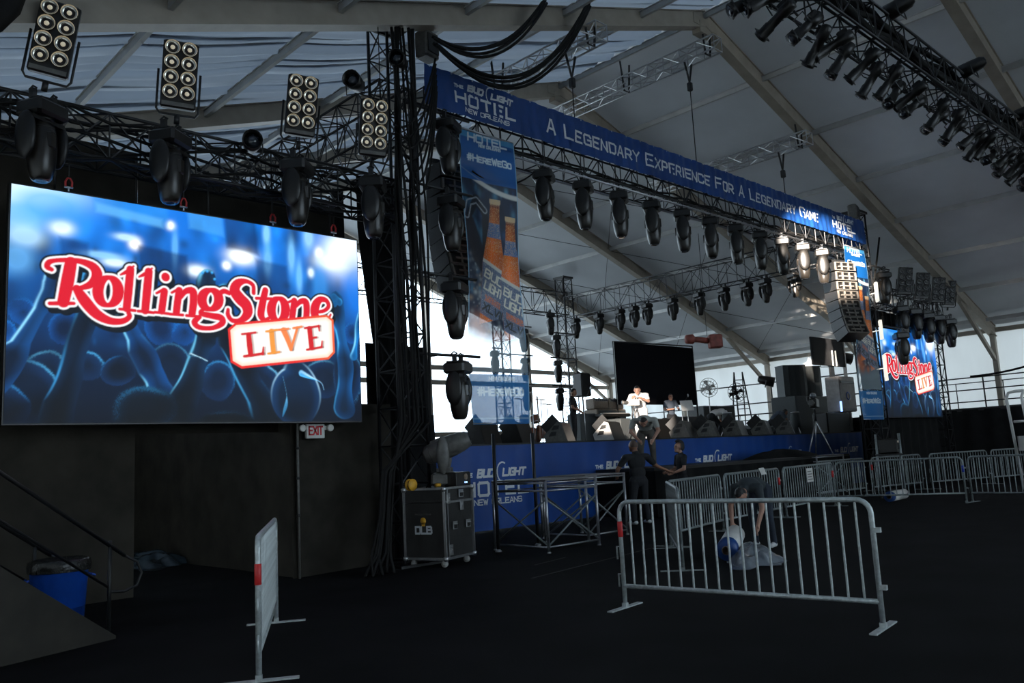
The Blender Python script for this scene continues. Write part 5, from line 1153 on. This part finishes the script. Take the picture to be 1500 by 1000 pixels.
ar = box_thing('amplifier_rack', 'grey amplifier rack with a blue round emblem near the far banner', 'amplifier', 32.75, 15.2, 2.78, 1.35, .6, 1.40, mat('pale_rack', (.33, .30, .28), .6, var=.15), None)
MB().lathe([(.12, -.005), (.17, -.005), (.17, .005), (.12, .005)], 18, (-.05, -.32, .62), (0, 1, 0), cap=False).build('emblem', BLUEP, ar); MB().box(-.6, .6, -.315, -.30, 1.12, 1.22).build('slot', BLACK, ar); MB().box(-.62, .62, -.312, -.30, .05, .12).build('lower_trim', GREYP, ar)
MB().box(-.78, -.68, -.32, -.28, .0, .4).build('blue_indicator', mat('blue_glow', (.1, .2, .9), .4, emit=(.3, .5, 1), estr=2), ar)
# television camera on tripod, on the low platform
tv = thing('camera_tripod', 'television camera on a tall tripod before the far end of the fascia', 'camera', (26.2, 13.1, 1.2), .3)
for k in range(3): a = 2*PI*k/3+.4; MB().tube([(.45*math.cos(a), .45*math.sin(a), 0), (0, 0, 1.15)], .022, 6).build('leg', STEEL, tv)
MB().tube([(0, 0, 1.1), (0, 0, 1.5)], .035, 8).build('column', BLACK, tv); MB().box(-.25, .3, -.12, .12, 1.55, 1.85, .03).build('camera_body', BLACKP, tv); MB().lathe([(.07, 0), (.08, .05), (.08, .28), (.10, .30), (.10, .36), (.07, .36)], 14, (-.25, 0, 1.7), (-1, 0, 0)).build('lens', GREYP, tv); MB().box(-.05, .18, .12, .22, 1.75, 1.95, .02).build('viewfinder', BLACKP, tv); MB().tube([(.3, .05, 1.6), (.7, .15, 1.35)], .015, 6).build('pan_handle', STEEL, tv); MB().ellipsoid((-.05, 0, 1.95), (.2, .1, .1)).build('rain_cover', FILM, tv)
for x, y, lb in ((25.4, 15.9, 'dark upright conga drum behind the stage monitors'), (29.6, 15.6, 'tall dark conga drum beside the camera tripod')):
    T = thing('conga_drum', lb, 'drum', (x, y, ZS), 0, 'conga drums'); MB().lathe([(.13, .1), (.2, .45), (.19, .7), (.15, .85)], 18).build('shell', SPKGREY, T); MB().lathe([(.15, .84), (.17, .86), (.15, .88)], 18).build('rim', STEEL, T)
    for k in range(3): a = 2*PI*k/3; MB().tube([(.3*math.cos(a), .3*math.sin(a), 0), (.1*math.cos(a), .1*math.sin(a), .4)], .015, 6).build('leg', STEEL, T)
# red followspot hanging over the stage
T = thing('red_spotlight', 'rust red spotlight and motor hanging high over the stage', 'stage light', (22.2, 14.6, 5.0), -.75)
MB().lathe([(.05, -.55), (.14, -.5), (.16, -.3), (.10, -.24)], 12, axis=(1, .3, 0)).build('lamp_end', mat('rust_red', (.22, .05, .035), .6, var=.3), T); MB().tube([(-.3, -.1, 0), (.3, .1, -.05)], .09, 10).build('arm', MATS['rust_red'], T); MB().box(.25, .65, -.15, .2, -.3, .12, .03).build('motor_box', MATS['rust_red'], T); MB().tube([(.2, 0, .1), (.2, 0, 3.4)], .01, 5).build('line', BLACK, T)
for x, y, z0, z1, i in ((25.95, 10.65, 5.9, 6.5, 0), (25.95, 10.65, 3.4, 4.2, 1), (25.95, 10.65, 4.7, 5.3, 2)):
    tag(MB().tube([(x+.25, y, z0), (x+.25, y, z1)], .05, 8).tube([(x+.42, y+.1, z0), (x+.42, y+.1, z1)], .04, 8).tube([(x+.25, y, (z0+z1)/2), (x+.42, y+.1, (z0+z1)/2), (x+.55, 11.05, (z0+z1)/2)], .015, 5).build('tube_light', MATS['lit_tube']), 'pair of warm white tube lights on the far tower, %s' % ['topmost', 'lowest', 'middle'][i], 'tube light', 'tube lights on the far tower')
# ================================================================ PEOPLE
def person(label, loc, rz, J, M, hair='short', voxel=.011, hold=None, scale=1., fingers=True, broad=1.):
    """a body grown around a skeleton: tapered limbs fused into one surface, each face taking the cloth or skin of its limb"""
    B = dict(pelvis=(0, 0, .95), belly=(.01, 0, 1.12), chest=(.0, 0, 1.32), neck=(-.01, 0, 1.50), head=(.02, 0, 1.66), face=(1, 0, 0), up=(0, 0, 1),
             shL=(0, .19, 1.43), shR=(0, -.19, 1.43), elL=(-.03, .26, 1.15), elR=(-.03, -.26, 1.15), wrL=(.08, .27, .92), wrR=(.08, -.27, .92),
             hiL=(0, .09, .92), hiR=(0, -.09, .92), knL=(.02, .10, .50), knR=(.02, -.10, .50), anL=(-.02, .11, .09), anR=(-.02, -.11, .09), ftL=(1, .1, 0), ftR=(1, -.1, 0), hdL=None, hdR=None)
    B.update(J); V = {k: Vector(v) if v is not None else None for k, v in B.items()}
    mb = MB(); prims = []
    def rc(a, b, ra, rb, m_):
        a, b = Vector(a), Vector(b); prims.append((a, b, ra, rb, m_)); d = b-a; L_ = d.length
        if L_ < 1e-4: d = Vector((0, 0, 1))
        prof = [(.001, -ra)]+[(ra*math.cos(t), ra*math.sin(t)) for t in (-1.1, -.6, 0)]+[(rb*math.cos(t), L_+rb*math.sin(t)) for t in (0, .6, 1.1)]+[(.001, L_+rb)]
        mb.lathe(prof, 12, a, d)
    def el(c, r, zax, xax, m_):
        z = Vector(zax).normalized(); x = Vector(xax); x = (x-z*x.dot(z)).normalized(); y = z.cross(x)
        mb.ellipsoid(c, r, 16, 12, Matrix((x, y, z)).transposed()); rr_ = min(r); prims.append((Vector(c)-z*(r[2]-rr_), Vector(c)+z*(r[2]-rr_), rr_*1.15, rr_*1.15, m_))
    sp = V['chest']-V['pelvis']; acr = V['shL']-V['shR']; fwd = acr.cross(sp)
    el(V['pelvis'], (.115, .165, .15), sp, fwd, 'pants'); el(V['belly'], (.115, .155, .19), sp, fwd, 'shirt'); el(V['chest'], (.12, .175, .20), sp, fwd, 'shirt')
    rc(V['shL'], V['shR'], .075, .075, 'shirt'); rc(V['chest'], V['neck'], .10, .07, 'shirt'); rc(V['neck'], V['head'], .056, .055, 'skin')
    up = V['up'].normalized(); fc_ = (V['face']-up*V['face'].dot(up)).normalized(); sd = up.cross(fc_); hd = V['head']
    el(hd+up*.02, (.098, .078, .115), up, fc_, 'skin'); el(hd+fc_*.025-up*.055, (.066, .058, .07), up, fc_, 'skin')
    rc(hd+fc_*.098+up*.01, hd+fc_*.112-up*.025, .010, .015, 'skin'); rc(hd+fc_*.083-up*.062+sd*.02, hd+fc_*.083-up*.062-sd*.02, .010, .010, 'skin'); rc(hd+fc_*.07-up*.10, hd+fc_*.075-up*.105, .024, .022, 'skin')
    rc(hd+fc_*.085+up*.04+sd*.035, hd+fc_*.085+up*.04-sd*.035, .012, .012, 'skin')
    for s in (-1, 1): el(hd+sd*s*.080-fc_*.005, (.028, .012, .034), up, fc_, 'skin')
    for s, S in ((1, 'L'), (-1, 'R')):
        sh, e, wr = V['sh'+S], V['el'+S], V['wr'+S]
        mid = sh.lerp(e, .62); rc(sh, mid, .068, .060, 'shirt'); rc(mid, e, .047, .042, M.get('arm', 'skin')); rc(e, wr, .043, .029, M.get('arm', 'skin'))
        hdir = (V['hd'+S]-wr).normalized() if V['hd'+S] is not None else (wr-e).normalized()
        side = hdir.cross(fwd.normalized())
        if side.length < .2: side = hdir.cross(Vector((0, 0, 1)))
        side.normalize(); nrm = side.cross(hdir)
        rc(wr, wr+hdir*.07, .030, .036, 'skin')
        if fingers:
            k0 = wr+hdir*.085
            for q in range(4):
                o_ = side*(.027-.018*q)*s; L1 = (.040, .045, .042, .034)[q]; a = k0+o_; b = a+hdir*L1+nrm*.008; c = b+(hdir*.75+nrm*.65).normalized()*L1*.7
                rc(a, b, .0105, .0098, 'skin'); rc(b, c, .0098, .0085, 'skin')
            a = wr+hdir*.025+side*.03*s; b = a+(hdir*.6+side*.8*s).normalized()*.045; rc(a, b, .0125, .0105, 'skin'); rc(b, b+(hdir*.9+side*.1*s+nrm*.3).normalized()*.032, .0105, .009, 'skin')
        else: rc(wr+hdir*.07, wr+hdir*.15, .035, .018, 'skin')
        hp, kn, an = V['hi'+S], V['kn'+S], V['an'+S]
        rc(hp, kn, .098, .066, 'pants'); rc(kn, an, .066, .052, 'pants'); ft = V['ft'+S].normalized()
        rc(an-Vector((0, 0, .045))-ft*.04, an-Vector((0, 0, .05))+ft*.15, .042, .036, 'shoe')
    me = mb.mesh('body', None); tmp = bpy.data.objects.new('tmp', me); COL.objects.link(tmp)
    md = tmp.modifiers.new('r', 'REMESH'); md.mode = 'VOXEL'; md.voxel_size = voxel; md.use_smooth_shade = True
    sm_ = tmp.modifiers.new('s', 'SMOOTH'); sm_.factor = .5; sm_.iterations = 3
    dg = bpy.context.evaluated_depsgraph_get(); me2 = bpy.data.meshes.new_from_object(tmp.evaluated_get(dg)); bpy.data.objects.remove(tmp)
    names = ['shirt', 'pants', 'skin', 'shoe']; me2.materials.clear()
    for k in names: me2.materials.append(M[k])
    n = len(me2.polygons); C_ = np.zeros(n*3); me2.polygons.foreach_get('center', C_); C_ = C_.reshape(-1, 3); best = np.full(n, 1e9); idx = np.zeros(n, int)
    for a, b, ra, rb, m_ in prims:
        a = np.array(a); b = np.array(b); d = b-a; t = np.clip(((C_-a)@d)/(d@d+1e-9), 0, 1); D = np.linalg.norm(C_-a-t[:, None]*d, axis=1)-(ra+(rb-ra)*t)
        k = D < best; best[k] = D[k]; idx[k] = names.index(m_)
    me2.polygons.foreach_set('material_index', idx.astype(np.int32)); me2.polygons.foreach_set('use_smooth', [True]*n); me2.update()
    P = thing('person', label, 'person', loc, rz); P.scale = (scale*(1+(broad-1)*.6), scale*broad, scale); inst(me2, 'body', P)
    # hair, eyes
    Rm = Matrix((fc_, sd, up)).transposed(); h_ = MB(); rg = random.Random(len(label)); big = {'short': 1.07, 'curly': 1.5, 'crop': 1.03}[hair]
    nn, mm = 20, 14
    for i in range(mm+1):
        for j in range(nn):
            ph = PI*i/mm; t = 2*PI*j/nn; p = Vector((.098*math.sin(ph)*math.cos(t), .078*math.sin(ph)*math.sin(t), .115*math.cos(ph)))
            kk = big+(rg.uniform(-.05, .05) if hair == 'curly' else rg.uniform(-.012, .012)); h_.v.append(tuple(hd+up*.022+Rm @ (p*kk)-fc_*.006))
    def keep(i, j):
        x, z = math.sin(PI*(i+.5)/mm)*math.cos(2*PI*(j+.5)/nn), math.cos(PI*(i+.5)/mm)
        return z > .45+.25*x or (x < .05 and z > -.35 and hair != 'crop') or (x < -.1 and z > -.25)
    for i in range(mm):
        for j in range(nn):
            if keep(i, j): h_.f.append((i*nn+j, (i+1)*nn+j, (i+1)*nn+(j+1) % nn, i*nn+(j+1) % nn)); h_.sm.append(True)
    h_.build('hair', M.get('hair', HAIR), P)
    for s in (-1, 1): MB().ellipsoid(hd+fc_*.087+sd*s*.032+up*.022, (.010, .014, .009), 8, 6).build('eye', EYEM, P)
    return P
def mats(shirt, pants, skin=SKIN, shoe=SHOEK, arm='skin', hair=HAIR): return dict(shirt=shirt, pants=pants, skin=skin, shoe=shoe, arm=arm, hair=hair)
# the man in black seen from behind, one hand on a barrier
person('man in black with shaved head seen from behind, one arm stretched to a barrier', (15.2, 11.95, 0), math.radians(70), dict(
    chest=(.02, 0, 1.34), neck=(.03, 0, 1.53), head=(.07, .02, 1.68), up=(-.1, 0, 1), elR=(.06, -.44, 1.22), wrR=(.10, -.70, 1.10), hdR=(.12, -.85, 1.06), elL=(.12, .34, 1.20), wrL=(.30, .26, 1.05), shL=(.02, .21, 1.45), shR=(.02, -.21, 1.45),
    knL=(.02, .13, .5), anL=(-.03, .15, .09), knR=(.03, -.12, .5), anR=(-.02, -.14, .09)), mats(SHIRTK, PANTK, SKIN2, SHOEW, hair=mat('shaved_hair', (.10, .06, .045), .6)), 'crop', .010, scale=1.03, broad=1.25)
# the curly-haired man beside him, in profile
person('man with bushy dark hair and black shirt standing beside the man in black', (16.75, 11.85, 0), math.radians(150), dict(
    elL=(.06, .27, 1.16), wrL=(.28, .16, 1.08), elR=(.04, -.27, 1.16), wrR=(.28, -.18, 1.10), head=(.04, 0, 1.66), face=(1, .1, .25), up=(-.2, 0, 1)), mats(SHIRTK, PANTK), 'curly', .011)
# the man in the grey shirt bending down from the low platform
person('man in a grey t-shirt bending down from the low platform towards the men below', (17.55, 13.45, 1.2), math.radians(-146), dict(
    pelvis=(-.10, 0, .92), belly=(.03, 0, 1.08), chest=(.22, 0, 1.18), neck=(.40, 0, 1.22), head=(.52, .0, 1.15), face=(.55, 0, -.85), up=(.85, 0, .5),
    shL=(.30, .20, 1.20), shR=(.30, -.20, 1.20), elL=(.36, .27, .92), elR=(.36, -.27, .92), wrL=(.46, .16, .70), wrR=(.46, -.12, .70), hiL=(-.10, .09, .88), hiR=(-.10, -.09, .88), knL=(.04, .12, .48), knR=(.04, -.12, .48), anL=(-.04, .12, .09), anR=(-.04, -.12, .09)), mats(SHIRTG, PANTG), 'short', .010, broad=1.3)
# the man bending over the vinyl roll
person('man in a charcoal shirt and jeans bending to lift a vinyl roll behind the barrier', (12.15, 7.15, 0), math.radians(186), dict(
    pelvis=(-.05, 0, .93), belly=(.12, 0, 1.0), chest=(.34, 0, 1.0), neck=(.52, 0, .94), head=(.64, .0, .86), face=(.35, 0, -.95), up=(.9, 0, .35),
    shL=(.44, .20, .96), shR=(.44, -.20, .96), elL=(.52, .27, .66), elR=(.46, -.28, .68), wrL=(.62, .22, .40), wrR=(.50, -.26, .43), hiL=(-.05, .10, .89), hiR=(-.05, -.10, .89), knL=(.03, .15, .48), knR=(.0, -.15, .48), anL=(-.06, .15, .09), anR=(-.08, -.16, .09)), mats(SHIRTN, JEANS, SKIN, SHOEW), 'short', .010)
tag(MB().grid(lambda a, b: (.30*(a-.5), .15*(b-.5), .012*math.sin(PI*a)), 6, 4).build('paper_sheet', WHITEP), 'white paper sheet tucked on the back of the barrier above the bending man', 'paper'); bpy.data.objects['paper_sheet'].location = (16.2, 9.40, 1.06); bpy.data.objects['paper_sheet'].rotation_euler = (1.2, 0, .15)
# crew on the stage
person('man in dark clothes holding a guitar beside the drum kit', (19.7, 17.9, ZS), math.radians(-60), dict(
    elL=(.08, .28, 1.14), wrL=(.26, .10, 1.02), elR=(.06, -.28, 1.16), wrR=(.24, -.06, 1.05), head=(.05, 0, 1.65), face=(1, .2, -.5), up=(.3, 0, 1)), mats(SHIRTK, PANTK, SKIN2), 'crop', .016, fingers=False)
person('sunlit man in a white shirt stooping over a camera in mid stage', (21.35, 16.5, ZS), math.radians(-150), dict(
    pelvis=(-.08, 0, .92), belly=(.0, 0, 1.08), chest=(.12, 0, 1.26), neck=(.24, 0, 1.40), head=(.36, 0, 1.48), face=(1, 0, -.6), up=(.5, 0, 1), shL=(.16, .19, 1.34), shR=(.16, -.19, 1.34),
    elL=(.34, .26, 1.14), wrL=(.55, .12, 1.22), elR=(.34, -.26, 1.14), wrR=(.55, -.1, 1.26)), mats(SHIRTW, SHIRTW), 'crop', .014, fingers=True, scale=1.08, broad=1.15)
cm_ = thing('video_camera', 'sunlit video camera in front of the white-shirted man', 'camera', (20.75, 16.3, 3.05), -.3)
MB().box(-.2, .2, -.08, .08, 0, .2, .02).build('camera_body', WHITEP, cm_); MB().lathe([(.05, 0), (.06, .18), (.07, .2)], 12, (-.2, 0, .1), (-1, 0, 0)).build('lens', GREYP, cm_); MB().tube([(-.05, 0, .2), (.0, 0, .27), (.12, 0, .27), (.15, 0, .2)], .015, 6).build('top_handle', WHITEP, cm_)
for k in range(3): a = 2*PI*k/3; MB().tube([(0, 0, 0), (.3*math.cos(a), .3*math.sin(a), -1.11)], .018, 6).build('tripod_leg', STEEL, cm_)
person('man behind a music stand in front of the black cloth screen', (23.75, 17.05, ZS), math.radians(-120), dict(elL=(.1, .28, 1.14), wrL=(.34, .14, 1.15), elR=(.1, -.28, 1.14), wrR=(.34, -.14, 1.15), pelvis=(0, 0, .88), head=(.06, 0, 1.60), face=(1, 0, -.4)), mats(SHIRTB, PANTK), 'crop', .016, fingers=False, scale=.92)
T = thing('music_stand', 'bright music stand beside the man before the black screen', 'music stand', (24.3, 16.75, ZS), -.6); MB().tube([(0, 0, 0), (0, 0, 1.05)], .015, 6).build('pole', STEEL, T); MB().add([(-.22, -.05, 1.0), (.22, -.05, 1.0), (.22, .1, 1.36), (-.22, .1, 1.36), (-.22, -.035, 1.0), (.22, -.035, 1.0), (.22, .115, 1.36), (-.22, .115, 1.36)], [(0, 1, 2, 3), (7, 6, 5, 4), (0, 4, 5, 1), (1, 5, 6, 2), (2, 6, 7, 3), (3, 7, 4, 0)]).build('desk', WHITEP, T); MB().lathe([(.2, 0), (.2, .02), (.03, .05)], 12).build('base', BLACK, T)
person('man in a white t-shirt stooping low on the stage beside the monitors', (25.7, 16.6, ZS), math.radians(-20), dict(
    pelvis=(-.15, 0, .80), belly=(.03, 0, .92), chest=(.24, 0, .94), neck=(.42, 0, .88), head=(.53, 0, .80), face=(.4, 0, -.9), up=(.9, 0, .4), shL=(.34, .19, .92), shR=(.34, -.19, .92), elL=(.42, .26, .64), elR=(.42, -.26, .64), wrL=(.5, .2, .40), wrR=(.5, -.2, .40),
    hiL=(-.15, .1, .78), hiR=(-.15, -.1, .78), knL=(.14, .13, .48), knR=(.14, -.13, .48), anL=(-.04, .13, .09), anR=(-.04, -.13, .09)), mats(SHIRTW, PANTK), 'short', .015, fingers=False)
person('man in a blue-grey shirt crouching at the stage side below the grey cabinets', (28.3, 15.75, ZS), math.radians(-30), dict(
    pelvis=(-.15, 0, .50), belly=(.0, 0, .66), chest=(.17, 0, .78), neck=(.34, 0, .84), head=(.46, 0, .84), face=(.8, 0, -.6), up=(.6, 0, .8), shL=(.25, .19, .82), shR=(.25, -.19, .82), elL=(.36, .26, .56), elR=(.36, -.26, .56), wrL=(.5, .16, .40), wrR=(.5, -.16, .40),
    hiL=(-.15, .1, .48), hiR=(-.15, -.1, .48), knL=(.25, .16, .44), knR=(.25, -.16, .44), anL=(-.0, .14, .09), anR=(-.0, -.14, .09)), mats(SHIRTB, PANTK, SKIN2), 'short', .015, fingers=False)
